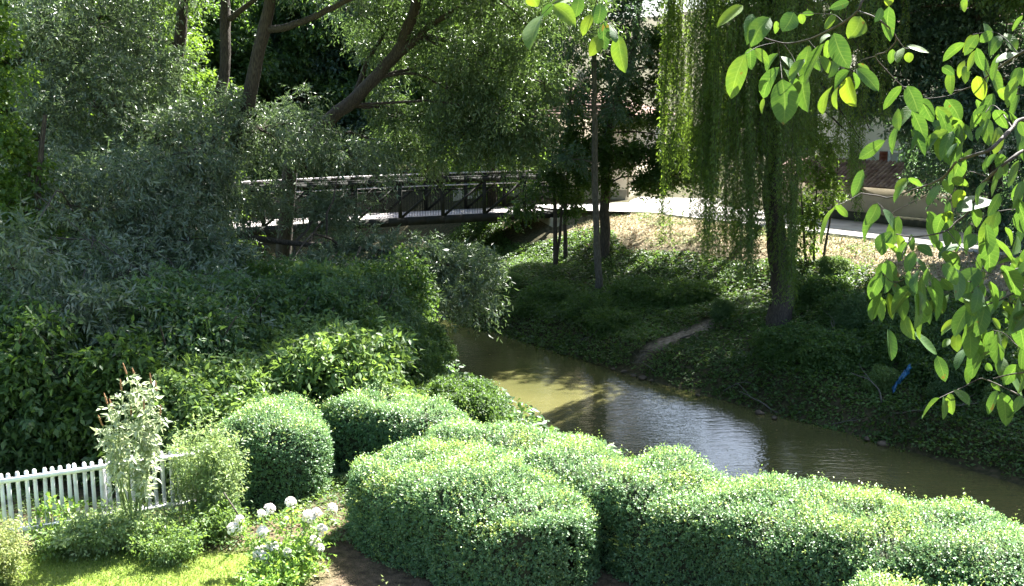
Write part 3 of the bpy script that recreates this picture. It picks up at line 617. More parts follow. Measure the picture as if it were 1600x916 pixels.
for k, (px, py, top, lab) in enumerate([(868, 388, (862, 215), 'young two-stemmed tree nearest the bridge abutment on the far bank'), (884, 380, (893, 120), 'thin dark sapling between the abutment and the slender grey tree')]):
    p = atz(px, py, -.1 + .1 * k); t = Tree('sapling', (p[0], p[1], hz(p[0], p[1])), 33 + k)
    t.trunk([t.base - [0, 0, .2], at(px - 1, py - 60, p[1]), at((px + top[0]) / 2, (py + top[1]) / 2, p[1]), at(*top, p[1])], .10, .035, 14, 8)
    if k == 0: t.trunk([t.base - [0, 0, .2], at(878, 330, p[1]), at(876, 270, p[1])], .07, .03, 8, 7)
    for (a_, b_, rr, tw) in [(848, 290, .9, 170), (885, 320, .6, 80), (822, 315, .7, 90), (865, 250, .9, 150), (805, 335, .4, 40), (880, 215, .8, 90)] if k == 0 else [(890, 190, .8, 150), (880, 140, .9, 200), (905, 230, .6, 110), (900, 290, .5, 130), (870, 100, .9, 200)]:
        t.clump(at(a_, b_, p[1] - .2), (rr, rr, rr * .8), tw, 7, .14, .10, 7, (.25, .5), limbr=.025, flat=1.2)
    t.build(M['maple'], M['bark'], lab, 'sapling')

# ------------------------------------------------------------------ weeping willow
def weeping():
    p = atz(1218, 505, -1.0); base = np.array([p[0], p[1], hz(p[0], p[1])]); t = Tree('weeping_willow', base, 41); rng = t.rng; Yb = p[1]
    t.trunk([base - [0, 0, .4], at(1222, 470, Yb), at(1216, 400, Yb), at(1209, 310, Yb), at(1208, 240, Yb), at(1205, 150, Yb), at(1200, 40, Yb), at(1195, -120, Yb)], .36, .18, 30, 12)
    t.tubes.append(tube_arrays(spline([base - [0, 0, .4], base + [0, 0, .1], base + [0, 0, .6]], 6), np.linspace(.50, .34, 6), 12, .06, rng))
    t.trunk([at(1209, 250, Yb), at(1222, 150, Yb - .2), at(1245, 40, Yb - .3), at(1290, -100, Yb)], .22, .1, 14, 9)
    strands = []
    # (px of hang, py top, py bottom, spread px, depth offset, count)
    for (px, t0, t1, sp, dY, sdY, cnt) in [(1085, -60, 330, 26, .6, .6, 85), (1105, 40, 420, 20, .2, .6, 80), (1130, -40, 300, 30, -.4, .8, 110), (1150, 60, 430, 24, -.6, .7, 110), (1172, 60, 440, 18, -1.0, .5, 95), (1178, 200, 470, 9, -1.2, .3, 30),
                                           (1234, 170, 490, 8, -1.3, .3, 60), (1240, -40, 330, 20, -1.2, .5, 90), (1265, 0, 300, 18, -.6, .6, 55), (1165, -120, 230, 50, -1.0, .8, 150), (1230, -120, 190, 40, -1.0, .8, 120), (1120, -160, 120, 40, 0, 1, 100),
                                           (1290, -80, 230, 24, 0, .7, 50), (1345, 120, 285, 26, .5, .7, 75), (1350, 200, 360, 14, .3, .4, 22), (1370, -60, 190, 34, .5, 1, 60), (1060, -120, 180, 24, .8, .7, 50), (1300, -100, 120, 40, 1.5, .6, 60), (1140, -60, 360, 40, 1.6, .6, 70), (1215, 20, 200, 14, -1.1, .3, 40)]:
        c0 = at(px, t0, Yb + dY)
        for k in range(3):
            q = limb_path(rng, t.pts[rng.integers(14, 44)][0], at(px + rng.normal(0, sp * .7), t0 + rng.uniform(-20, 30), Yb + dY), 8, .1); t.tubes.append(tube_arrays(q, np.linspace(.05, .015, 8), 5))
        cnt = int(cnt * .6); nb = max(4, cnt // 5); bx = rng.normal(0, sp, nb); bt = rng.uniform(-40, 120, nb); be = -np.abs(rng.normal(0, 80, nb)) + rng.normal(0, 12, nb); by = rng.normal(0, sdY, nb)
        for k in range(cnt):
            q = rng.integers(0, nb); a = at(px + bx[q] + rng.normal(0, 4), t0 + bt[q] + rng.uniform(-25, 25), Yb + dY + by[q] + rng.normal(0, .12)); e = at(px + bx[q] + rng.normal(0, 5), max(t1 + be[q] - abs(rng.normal(0, 22)), t0 + bt[q] + 40), Yb)
            strands.append((a, max(.6, a[2] - e[2])))
        for k in range(0):
            a = at(px + rng.normal(0, sp), t0 + rng.uniform(-40, 90), Yb + dY + rng.normal(0, sdY)); e = at(px + rng.normal(0, sp), t1 - abs(rng.normal(0, 70)) + 18 * math.sin(k * .7), Yb)
            strands.append((a, max(.6, a[2] - e[2])))
    for (px, py, dY, rx, rz_, tw) in [(1200, -150, 0, 2.6, 1.2, 900), (1120, -170, .6, 2.2, 1.1, 700), (1290, -170, .4, 2.2, 1.1, 700), (1200, -260, 0, 3.0, 1.3, 1000), (1230, -200, -2.4, 2.4, 1.1, 800), (1330, -230, -.8, 2.4, 1.2, 800), (1240, -330, 0, 2.4, 1.2, 800), (1150, -230, 2.2, 2.0, 1.1, 500), (1350, -140, 1.5, 1.8, 1.0, 500)]:
        t.clump(at(px, py, Yb + dY), (rx, rx, rz_), tw, 10, .13, .028, 9, (.5, 1.0), droop=.8, leafdroop=.6, limbr=.06)
    t.canopy([(9.5, 35, 13.5, 3.0, 1.4, 700), (11.5, 36, 13, 2.6, 1.3, 700), (12.2, 33, 11.6, 2.2, 1.1, 700), (10.6, 34.4, 12.6, 2.2, 1.1, 900), (11.4, 36.4, 13.6, 2.2, 1.1, 900)], .16, .06)
    P_, D_, T_ = [], [], []
    Vs, Fs, off = [], [], 0
    for a, L in strands:
        n = int(L / .055); z = np.linspace(0, 1, n); sway = rng.normal(0, .16, 2); ph = rng.uniform(0, 6)
        Q = a + np.stack([sway[0] * z + .05 * np.sin(z * 7 + ph), sway[1] * z + .05 * np.cos(z * 6 + ph), -L * z], -1)
        k = max(3, n // 14); q = Q[np.linspace(0, n - 1, k).astype(int)]; v, f = tube_arrays(q, np.linspace(.006, .003, k), 3); Vs.append(v); Fs.append(f + off); off += len(v)
        for rep in range(2):
            P_.append(Q + rng.normal(0, .03, Q.shape)); r = rng.normal(size=(n, 3)); r[:, 2] = 0; D_.append(nz(r) * .8 + [0, 0, -.8]); T_.append(np.full(n, rng.normal(.5, .2)))
    P_, D_, T_ = np.concatenate(P_), np.concatenate(D_), np.concatenate(T_); n = len(P_)
    V, F = leaf_arrays(P_, D_, rng.normal(size=(n, 3)), rng.uniform(.09, .17, n), rng.uniform(.02, .036, n), .1, .15)
    t.add_leaves(V, F, np.repeat(np.clip(T_ + rng.normal(0, .12, n), 0, 1), 4)); t.tubes.append((np.concatenate(Vs), np.concatenate(Fs)))
    t.build(M['weeping'], M['bark'], 'weeping willow with long hanging curtains on the far bank', 'tree'); return n
weeping()

# ------------------------------------------------------------------ trees at the right
t = Tree('added_shade_tree', (10.4, 43.2, hz(10.4, 43.2)), 55)  # put in for its shade on the far bank, trunk behind the willow
t.trunk([t.base - [0, 0, .3], t.base + [.1, .1, 4], t.base + [-.2, 0, 8], t.base + [-.3, .3, 12]], .22, .08, 20, 9)
t.canopy([(9.2, 44, 11.6, 2.4, 1.1, 900), (10, 46.5, 12.2, 2.4, 1.2, 900), (11, 44, 12.8, 2.4, 1.2, 900), (8.4, 46.2, 12.2, 2.2, 1.1, 800), (10.6, 41, 11.6, 2.2, 1.1, 800), (12.4, 42, 12, 2.2, 1.1, 800), (8.6, 44.6, 12.8, 2.2, 1.1, 900), (10, 45, 14, 2.4, 1.2, 900)], .20, .10)
t.build(M['wood'], M['bark'], 'roadside tree added behind the weeping willow to shade the far bank', 'tree')
p = atz(1556, 430, 0.2)
t = Tree('dark_bank_tree', (p[0], p[1], hz(p[0], p[1])), 51); Yb = p[1]
t.trunk([t.base - [0, 0, .3], at(1557, 350, Yb), at(1553, 260, Yb), at(1540, 160, Yb), at(1530, 40, Yb), at(1525, -120, Yb)], .26, .12, 20, 10)
for (px, py, dY, rx, rz_, tw) in [(1460, 30, 1, 1.6, 1.2, 520), (1400, 90, 2, 1.5, 1.1, 480), (1340, 140, 2.5, 1.1, .9, 330), (1480, 150, .5, 1.5, 1.1, 520), (1570, 60, 0, 1.6, 1.2, 520), (1560, 190, -.5, 1.5, 1.1, 480), (1630, 130, 0, 1.6, 1.3, 480), (1500, 250, 0, 1.1, .9, 330), (1620, 280, -.5, 1.4, 1.1, 420), (1440, 220, 1, .9, .7, 210), (1590, 360, -.5, 1.1, .8, 330), (1500, -80, 0, 2.5, 1.3, 600), (1380, -40, 2, 1.8, 1.1, 400), (1450, 280, 1.5, .7, .5, 130), (1530, 330, 0, .8, .6, 160), (1420, 20, 1.5, 1.5, 1.0, 520), (1480, 80, 1, 1.5, 1.0, 520), (1550, 120, .3, 1.4, 1.0, 480), (1600, 30, 0, 1.6, 1.1, 520), (1380, 150, 2, 1.0, .8, 260), (1350, 60, 2.3, 1.3, .9, 380), (1600, 210, -.3, 1.3, .9, 360), (1530, 20, .5, 1.5, 1.0, 480)]:
    t.clump(at(px, py, Yb + dY), (rx, rx, rz_), tw, 8, .17, .08, 9, (.3, .65), limbr=.05)
t.canopy([(13.5, 36, 12.5, 2.6, 1.3, 900), (14.5, 34, 12, 2.6, 1.3, 900), (15, 38, 13.5, 2.8, 1.4, 900), (13.2, 39, 14, 2.6, 1.3, 800), (16.5, 36, 11.5, 2.6, 1.3, 800), (14, 32, 11.3, 2.2, 1.1, 700), (14, 35, 13.4, 2.4, 1.2, 1100), (15.2, 33, 12.8, 2.4, 1.2, 1100), (16.5, 34.2, 12.6, 2.4, 1.2, 1100), (12.8, 34.4, 12.6, 2.0, 1.1, 900), (15.5, 36.4, 13, 2.2, 1.1, 900)])
t.build(M['bluish'], M['bark'], 'dark bluish green tree behind the walnut leaves at the road edge', 'tree')
p = atz(1272, 400, 0.5)
t = Tree('lilac_shrub', (p[0], p[1], hz(p[0], p[1])), 52); Yb = p[1]
for dx in (-.25, 0, .3): t.trunk([t.base + [dx, 0, -.2], t.base + [dx * 1.6, .1, 1.2], t.base + [dx * 2.2, .1, 2.6]], .05, .02, 8, 6)
for (px, py, rx, tw) in [(1275, 250, .55, 170), (1285, 300, .55, 170), (1270, 340, .55, 170), (1268, 200, .5, 130), (1300, 235, .4, 80), (1255, 375, .4, 90)]:
    t.clump(at(px, py, Yb), (rx, rx, rx), tw, 7, .11, .08, 7, (.2, .4), limbr=.02, flat=1.0)
t.build(M['hazel'], M['bark'], 'backlit yellow-green shrub just right of the weeping willow trunk', 'shrub')

t = Tree('dark_bank_tree', (17.5, 30.5, hz(17.5, 30.5)), 54)  # out-of-frame tree added to keep the river in shade
t.trunk([t.base - [0, 0, .3], t.base + [.1, .1, 4], t.base + [-.2, 0, 8], t.base + [-.3, 0, 12]], .28, .08, 20, 10)
for (dx, dy, z, rx, rz_, tw) in [(0, 0, 12.5, 2.5, 1.3, 800), (-2, -.5, 11, 2.4, 1.2, 800), (1.5, 1, 10.5, 2.2, 1.2, 700), (-.5, 2, 10, 2.2, 1.2, 700), (-2.5, 1.5, 8.5, 2.0, 1.2, 600), (.5, -2, 9.5, 2.2, 1.2, 700), (-3.4, 0, 9.8, 1.8, 1.0, 500), (2, -1, 7, 1.8, 1.2, 500), (-1, 0, 7, 1.8, 1.2, 500)]:
    t.clump(t.base + [dx, dy, z], (rx, rx, rz_), tw, 8, .17, .08, 9, (.3, .65), limbr=.05)
t.build(M['wood'], M['bark'], 'bank tree added beyond the right edge to shade the water', 'tree')

# far left: bright hazel / maple in front of the wood
p = atz(55, 470, 0.0); p[1] = 24; p[0] = at(55, 470, 24)[0]
t = Tree('hazel_tree', (p[0], p[1], hz(p[0], p[1])), 53); Yb = 24
t.trunk([t.base - [0, 0, .3], at(55, 470, Yb), at(52, 400, Yb), at(60, 300, Yb), at(70, 180, Yb)], .13, .05, 14, 8)
t.trunk([t.base + [-.4, .2, -.3], at(15, 430, Yb), at(-10, 300, Yb), at(-20, 150, Yb)], .12, .05, 14, 8)
for (px, py, rx, tw) in [(-5, 90, .8, 200), (-25, 170, .9, 230), (0, 250, .8, 260), (-5, 320, .8, 280), (20, 395, .6, 160), (45, 330, .6, 150), (50, 270, .5, 110), (10, 450, .7, 200), (40, 500, .8, 260), (0, 560, 1.0, 330), (70, 620, 1.0, 330), (20, 640, 1.0, 330), (-30, 20, .9, 160)]:
    t.clump(at(px, py, Yb + (0 if py < 470 else -2)), (rx, rx, rx * .8), tw, 7, .11, .09, 8, (.25, .5), limbr=.03, flat=1.0)
t.build(M['hazel'], M['bark'], 'bright yellow-green hazel at the far left behind the picket fence', 'tree')

# ------------------------------------------------------------------ shrubs of the thickets (three shapes)
def shrub_proto(name, seed, leafm, R, H, leaf, n, label, flat=1.0):
    t = Tree(name, (0, 0, 0), seed); rng = t.rng
    for k in range(6):
        an = k * 1.05 + rng.uniform(-.3, .3); t.trunk([(0, 0, -.3), (math.cos(an) * R * .2, math.sin(an) * R * .2, H * .4), (math.cos(an) * R * .6, math.sin(an) * R * .6, H * .85)], .03, .01, 7, 5)
    for k in range(12):
        an = k * 2.4; f = rng.uniform(.15, .85); rr = R * rng.uniform(.2, .75) * (1.1 - .5 * f)
        t.clump((math.cos(an) * rr, math.sin(an) * rr, H * f), (R * .45, R * .45, H * .24), n, 7, leaf[0], leaf[1], 7, (.25, .5), limbr=.014, flat=flat)
    return t.build(leafm, M['bark'], label, 'shrub')
sA = shrub_proto('elder_shrub', 61, M['thicket'], 1.35, 2.0, (.10, .048), 480, 'broad-leaved green shrub in the shaded thicket on the near bank')
sB = shrub_proto('dogwood_shrub', 62, M['cover'], 1.2, 1.6, (.10, .05), 380, 'mid-green shrub low in the shaded thicket on the near bank')
sD = shrub_proto('sallow_shrub', 64, M['sallow'], 1.3, 2.3, (.13, .034), 380, 'narrow-leaved grey-green shrub in the shaded thicket on the near bank', .3)
sE = shrub_proto('nettle_clump', 65, M['border'], 1.0, 1.3, (.11, .05), 330, 'fresh green leafy clump in the shaded thicket on the near bank', .7)
sC = shrub_proto('bramble_bush', 63, M['cover'], 1.2, .7, (.09, .055), 300, 'low dark bramble bush on the shaded river bank')
first = {}
def put(src, px, Yd, rz, sc, group, label=None, dz=0):
    p = at(px, 500, Yd); loc = (p[0], p[1], hz(p[0], p[1]) + dz)
    if src.name not in first:
        first[src.name] = 1; src.location = loc; src.rotation_euler = (0, 0, rz); src.scale = (sc,) * 3; src['group'] = group
        if label: src['label'] = label
        return src
    return copy_tree(src, loc, rz, sc, label, group)
G1 = 'shrubs of the shaded thicket on the near bank'
rr_ = random.Random(5)
placed = []; tries = 0
while len(placed) < 74 and tries < 6000:
    tries += 1; Yd = rr_.uniform(17.2, 30.5); px = rr_.uniform(-40, 700); p = at(px, 500, Yd); s1, u1 = su(p[0], p[1])
    if s1 > near_edge(u1) - 1.6 or px > 600 or (px > 330 and Yd < 18.6) or (px > 520 and Yd < 20.5): continue
    if any((p[0] - q[0]) ** 2 + (p[1] - q[1]) ** 2 < 1.05 ** 2 for q in placed): continue
    placed.append(p); k = rr_.random(); src = (sD if k < .62 else sA if k < .82 else sB) if (px < 430 and Yd > 21.5) else sA if k < .32 else sB if k < .64 else sD if k < .76 else sE
    top = at(px, 405 if 300 < px < 620 else 330, Yd)[2] if px > 300 else 3.2
    H0 = {'elder_shrub': 2.0, 'dogwood_shrub': 1.6, 'sallow_shrub': 2.3, 'nettle_clump': 1.3}[src.name.split('.')[0]]
    sc = min(rr_.uniform(.75, 1.45), max(.45, (top - hz(p[0], p[1])) / (H0 * 1.12)))
    put(src, px, Yd, rr_.uniform(0, 6), sc, G1)
for (src, px, Yd, sc) in [(sB, 725, 19.0, .55), (sA, 750, 19.6, .42), (sE, 690, 20, .5), (sB, 640, 22, .6), (sB, 660, 25, .5), (sE, 640, 28, .55)]: put(src, px, Yd, rr_.uniform(0, 6), sc, G1)
G3 = 'leafy shrubs on the shaded far bank'
for (px, py, z, k, sc) in [(1330, 520, -1.0, 0, .55), (1420, 540, -1.1, 1, .6), (1500, 560, -1.1, 0, .6), (1570, 590, -1.3, 1, .65), (1270, 590, -2.0, 1, .42), (1380, 620, -1.9, 1, .42), (1480, 640, -1.9, 0, .4), (1560, 660, -1.9, 1, .42), (1130, 500, -1.2, 0, .4), (1300, 450, -.4, 1, .5), (850, 455, -1.3, 1, .45), (1610, 640, -1.6, 0, .6), (800, 470, -2.0, 1, .45)]:
    p = atz(px, py, z); q = put(sA if k == 0 else sE, px, p[1], rr_.uniform(0, 6), sc, G3, 'broad-leaved shrub on the shaded far bank' if k == 0 else 'fresh green leafy clump on the shaded far bank'); q.location = (p[0], p[1], hz(p[0], p[1]) - .1)
G2 = 'bramble bushes on the shaded far bank'
for (px, py, z, sc) in [(870, 430, -.6, 1.0), (1010, 450, -.8, 1.0), (1080, 460, -.9, .9), (1250, 560, -1.6, 1.0), (1320, 580, -1.7, 1.0), (1290, 470, -.6, 1.0), (1350, 500, -.8, 1.0), (1400, 560, -1.4, 1.0), (1460, 590, -1.6, 1.0), (1530, 610, -1.6, 1.1), (1590, 620, -1.6, 1.1), (1460, 510, -.7, 1.0), (1560, 540, -.8, 1.1), (840, 470, -1.5, .9), (920, 480, -1.5, .9), (960, 510, -1.8, .8)]:
    p = atz(px, py, z); q = put(sC, px, p[1], rr_.uniform(0, 6), sc, G2, 'low dark bramble bush on the shaded far bank'); q.location = (p[0], p[1], hz(p[0], p[1]) - .1)

# ------------------------------------------------------------------ ground cover (uncountable leaves, blades)
def cover(name, pts, rng, leafL, leafW, hmax, mat, noise, upn=1.0, per=3):
    x, y = pts[:, 0], pts[:, 1]; z = height(x, y); hh = hmax * np.clip(.45 + .55 * noise(pts), .03, 1)
    P = np.repeat(np.stack([x, y, z], -1), per, 0); k = len(P); P[:, 2] += np.repeat(hh, per) * rng.uniform(.25, 1, k) + .02; P[:, :2] += rng.normal(0, leafL * .5, (k, 2))
    d = rng.normal(size=(k, 3)); d[:, 2] = d[:, 2] * .35 - .25; nr = rng.normal(0, .45, (k, 3)) + [0, 0, upn]; sc = rng.uniform(.6, 1.3, k)
    V, F = leaf_arrays(P, d, nr, leafL * sc, leafW * sc, .12, .12)
    tint = np.clip(np.repeat(.5 + .25 * noise(pts * 1.7 + 5), per) + rng.normal(0, .15, k), 0, 1)
    return tag(link(name, mesh_arrays(name, V, F, np.repeat(tint, 4)), mat), kind='stuff')
rng = np.random.default_rng(7)
n = 64000; s = rng.uniform(-.1, 8.6, n); u = rng.uniform(-19, 18, n); p = np.stack([xy(0, 0)[0] + s * RN[0] + u * RD[0], xy(0, 0)[1] + s * RN[1] + u * RD[1]], -1)
tt = np.clip(((p - pa) @ (pb - pa)) / ((pb - pa) @ (pb - pa)), -.15, 1.0); dd = np.linalg.norm(p - (pa + tt[:, None] * (pb - pa)), axis=-1)
keep = (dd > .22 + .35 * rng.random(n)) & (s < 7.5 + .8 * SineNoise(9, 2.2, dim=2)(p)) & (s > -.1 + .35 * rng.random(n))
cover('ground_cover', p[keep], rng, .105, .065, .34, M['cover'], SineNoise(8, 1.0, dim=2))
n = 30000; u = rng.uniform(-22, 18, n); s = near_edge(u) - rng.uniform(-.1, 13, n); p = np.stack([4 + s * RN[0] + u * RD[0], 32.8 + s * RN[1] + u * RD[1]], -1)
keep = ((p[:, 1] > 17.6 - 1.6 * (p[:, 0] < -4.8)) | (s > -10.6)) & (p[:, 0] > -16) & (u < 16)
cover('undergrowth', p[keep], rng, .15, .085, .55, M['thicket'], SineNoise(8, 1.0, dim=2))
def blades(name, x, y, rng, L, w, mat, lean=.35, tint=None):
    k = len(x); P = np.stack([x, y, height(x, y) - .005], -1); d = rng.normal(0, lean, (k, 3)); d[:, 2] = 1; nr = rng.normal(size=(k, 3))
    V, F = leaf_arrays(P, d, nr, L * rng.uniform(.5, 1.3, k), w * rng.uniform(.7, 1.3, k), .1, .35, .35)
    tn = np.clip((tint if tint is not None else .5) + rng.normal(0, .18, k), 0, 1)
    return tag(link(name, mesh_arrays(name, V, F, np.repeat(tn, 4)), mat), kind='stuff')
n = 42000; x = rng.uniform(-8.6, -2.5, n); y = rng.uniform(11.6, 14.1, n); P2b = np.stack([x, y], -1)
keep = (y + .18 * _n1(P2b) + rng.normal(0, .08, n) < 13.65) & (x + .1 * _n1(P2b) + rng.normal(0, .08, n) < -2.75)
blades('lawn_grass', x[keep], y[keep], rng, .055, .007, M['grass'], .5, .5 + .2 * SineNoise(4, .6, dim=2)(P2b[keep]))
n = 9000; x = rng.uniform(-8.4, -.4, n); y = rng.uniform(12.6, 17.4, n); nw = SineNoise(14, .5, dim=2)(np.stack([x, y], -1)); keep = ((y > 13.7) & (nw > -.5 + rng.normal(0, .3, n))) | ((x > -3) & (nw > .1) & (y > 12.2)) 
keep &= ~((np.abs(x + 2.15) < .35) & (np.abs(y - 13.4) < .5))
cover('bed_weeds', np.stack([x, y], -1)[keep], rng, .06, .03, .16, M['border'], SineNoise(15, .5, dim=2), .8, 4)
n = 26000; s = rng.uniform(6.6, 10.15, n); u = rng.uniform(-12.5, 17, n); x = 4 + s * RN[0] + u * RD[0]; y = 32.8 + s * RN[1] + u * RD[1]; nn = SineNoise(6, 1.6, dim=2)(np.stack([x, y], -1))
keep = (s > 7.4 + .7 * nn)
blades('dry_grass', x[keep], y[keep], rng, .13, .022, M['dry'], .7, np.clip(.58 + .4 * nn[keep] - .5 * (s[keep] > 9.4), 0, 1))
n = 7000; s = rng.uniform(6.6, 10, n); u = rng.uniform(-12.5, 17, n); x = 4 + s * RN[0] + u * RD[0]; y = 32.8 + s * RN[1] + u * RD[1]
cover('fallen_leaves', np.stack([x, y], -1), rng, .10, .07, .02, M['litter'], SineNoise(8, 1.0, dim=2), 2.0, 1)
n = 5200; s = rng.uniform(6.8, 10.1, n); u = rng.uniform(-12.5, 17, n); x = 4 + s * RN[0] + u * RD[0]; y = 32.8 + s * RN[1] + u * RD[1]; nn = SineNoise(26, .9, dim=2)(np.stack([x, y], -1))
keep = nn + .5 * (s > 9.3) > .55
cover('bank_weeds', np.stack([x, y], -1)[keep], rng, .09, .04, .16, M['border'], SineNoise(27, .5, dim=2), .8, 4)
n = 260; s = rng.uniform(-6.5, .2, n); u = rng.uniform(-8, 14, n); P = np.stack([4 + s * RN[0] + u * RD[0], 32.8 + s * RN[1] + u * RD[1], np.full(n, -2.592)], -1); d = rng.normal(size=(n, 3)); d[:, 2] = 0
V, F = leaf_arrays(P, d, np.tile([0, 0, 1.], (n, 1)), rng.uniform(.02, .07, n), rng.uniform(.012, .04, n), .02, .0)
tag(link('floating_leaves', mesh_arrays('floating_leaves', V, F, np.repeat(rng.random(n), 4)), M['litter']), kind='stuff')
n = 900; p0 = at(520, 492, 31.5); x = p0[0] + rng.normal(0, .55, n) ; y = p0[1] + rng.normal(0, .35, n)
blades('straw_grass', x, y, rng, .7, .03, M['reed'], .3)

# ------------------------------------------------------------------ box hedges
def hedge(name, axis_pts, width, hgt, seed, label, group=None, dens=1450, m=7, leaf=(.031, .019), round_=.42, endr=.7, sprout=.38):
    rng = np.random.default_rng(seed); A = spline(np.asarray(axis_pts, float), 60); base = np.array([A[:, 0].mean(), A[:, 1].mean(), 0.0]); base[2] = hz(base[0], base[1])
    T = nz(np.gradient(A, axis=0)); Nn = np.stack([-T[:, 1], T[:, 0]], -1); seg = np.r_[0, np.cumsum(np.linalg.norm(np.diff(A, axis=0), axis=1))]; Lt = seg[-1]
    th = np.linspace(-.12, math.pi + .12, 26); cx = np.sign(np.cos(th)) * np.abs(np.cos(th)) ** round_; sz = np.sign(np.sin(th)) * np.abs(np.sin(th)) ** round_
    e = np.clip(np.minimum(seg, Lt - seg) / endr, 0, 1); es = np.sqrt(np.clip(1 - (1 - e) ** 2.4, 0, 1)) * .985 + .015
    eh = .72 + .28 * es
    w = np.interp(np.linspace(0, 1, 60), np.linspace(0, 1, len(np.atleast_1d(width))), np.atleast_1d(width)) if np.ndim(width) else np.full(60, width)
    h = np.interp(np.linspace(0, 1, 60), np.linspace(0, 1, len(np.atleast_1d(hgt))), np.atleast_1d(hgt)) if np.ndim(hgt) else np.full(60, hgt)
    n0 = SineNoise(seed + 5, 1.0); n1, n2 = SineNoise(seed + 1, .38), SineNoise(seed + 2, .12)
    P = np.zeros((60, 26, 3)); P[..., :2] = A[:, None] + Nn[:, None] * (cx[None, :, None] * (w * es)[:, None, None] / 2); P[..., 2] = sz[None] * (h * eh)[:, None] + height(A[:, 0], A[:, 1])[:, None] * .6
    cen = np.stack([A[:, 0], A[:, 1], h * .45], -1)[:, None]; out = nz(P - cen)
    P = P + out * (.085 * n1(P) + .035 * n2(P) + .06 * n0(P))[..., None]
    i = np.arange(59)[:, None] * 26; j = np.arange(25); F = np.stack([i + j, i + j + 1, i + 27 + j, i + 26 + j], -1).reshape(-1, 4)
    r = empty(name, base)
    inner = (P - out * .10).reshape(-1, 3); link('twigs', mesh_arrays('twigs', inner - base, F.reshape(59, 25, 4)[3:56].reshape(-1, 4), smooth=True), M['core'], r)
    Q = P.reshape(-1, 3)[F]; tri = np.concatenate([Q[:, [0, 1, 2]], Q[:, [0, 2, 3]]]); cr = np.cross(tri[:, 1] - tri[:, 0], tri[:, 2] - tri[:, 0]); ar = np.linalg.norm(cr, axis=1) / 2; fn = nz(cr)
    oc = np.concatenate([out.reshape(-1, 3)[F].mean(1)] * 2); fn = fn * np.sign((fn * oc).sum(1))[:, None]
    cnt = int(ar.sum() * dens); pick = rng.choice(len(ar), cnt, p=ar / ar.sum()); a, b = rng.random(cnt), rng.random(cnt); fl = a + b > 1; a[fl], b[fl] = 1 - a[fl], 1 - b[fl]
    S0 = tri[pick, 0] + a[:, None] * (tri[pick, 1] - tri[pick, 0]) + b[:, None] * (tri[pick, 2] - tri[pick, 0]); Nr = fn[pick]
    gap = rng.random(cnt) < np.clip(.95 + .45 * SineNoise(seed + 7, .16)(S0), .5, 1); S0, Nr = S0[gap], Nr[gap]; cnt = len(S0)
    topness = np.clip(Nr[:, 2], 0, 1); clump = np.clip(.5 + .6 * SineNoise(seed + 3, .16)(S0), 0, 1.4)
    Ls = rng.uniform(.05, .10, cnt) * (1 + .8 * topness * clump) ; long = rng.random(cnt) < .02 * (topness > .3); Ls[long] += rng.uniform(.06, .18, long.sum())
    D = nz(Nr + rng.normal(0, .38, (cnt, 3)) + np.array([0, 0, .35])); st = S0 - Nr * rng.uniform(.02, .11, cnt)[:, None]
    t = (np.arange(m) + rng.uniform(0, 1, (cnt, m))) / m; Pl = st[:, None] + D[:, None] * (Ls[:, None] * t)[..., None]
    R = nz(np.cross(D[:, None] + 0 * Pl, rng.normal(size=(cnt, m, 3)))); ld = nz(R + D[:, None] * (.25 + .9 * t[..., None] ** 2)); nr = nz(D[:, None] * 1.0 + np.array([.15, .2, .5]) - R * .2 + rng.normal(0, .32, (cnt, m, 3)))
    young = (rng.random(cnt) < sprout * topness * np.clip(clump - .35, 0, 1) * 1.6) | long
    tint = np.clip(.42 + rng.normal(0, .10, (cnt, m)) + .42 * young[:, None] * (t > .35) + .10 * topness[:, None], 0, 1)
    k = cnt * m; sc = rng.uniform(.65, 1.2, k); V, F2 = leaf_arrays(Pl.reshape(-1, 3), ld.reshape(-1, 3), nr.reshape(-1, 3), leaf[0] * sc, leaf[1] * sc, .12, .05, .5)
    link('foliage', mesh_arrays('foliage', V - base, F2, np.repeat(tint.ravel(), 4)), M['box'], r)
    return tag(r, label, 'hedge', group)
hedge('box_hedge', [(-2.1, 15.05), (-1.3, 14.35), (-.2, 13.4), (.75, 12.45)], [1.5, 1.95, 1.95, 1.7], [1.1, 1.2, 1.18, 1.12], 71, 'short rounded box hedge block nearest the white flower bush', endr=.8)
hedge('box_hedge', [(-1.2, 16.3), (.2, 15.1), (1.9, 13.75), (3.6, 12.4), (5.2, 11.4), (7.2, 10.3)], [1.0, 1.6, 1.9, 1.95, 1.9, 1.9], [1.02, 1.12, 1.17, 1.2, 1.2, 1.2], 72, 'long clipped box hedge running along the river to the right edge', endr=.6)
hedge('box_hedge', [(-3.2, 17.6), (-2.5, 17.5), (-1.6, 17.1), (-.7, 16.7)], [1.4, 1.6, 1.4, 1.0], [1.2, 1.32, 1.15, .85], 73, 'rounded box hedge between the ball bush and the river', endr=.7)
hedge('box_hedge', [(-4.55, 16.35), (-3.7, 16.2), (-2.85, 16.05)], [1.8, 2.1, 1.8], [1.25, 1.42, 1.25], 74, 'dark green box ball beside the picket fence', endr=.8, sprout=.15)
hedge('box_hedge', [(3.3, 10.2), (4.6, 9.7), (6.4, 8.9)], 1.25, 1.18, 75, 'box hedge top just showing in the bottom right corner', endr=.6)

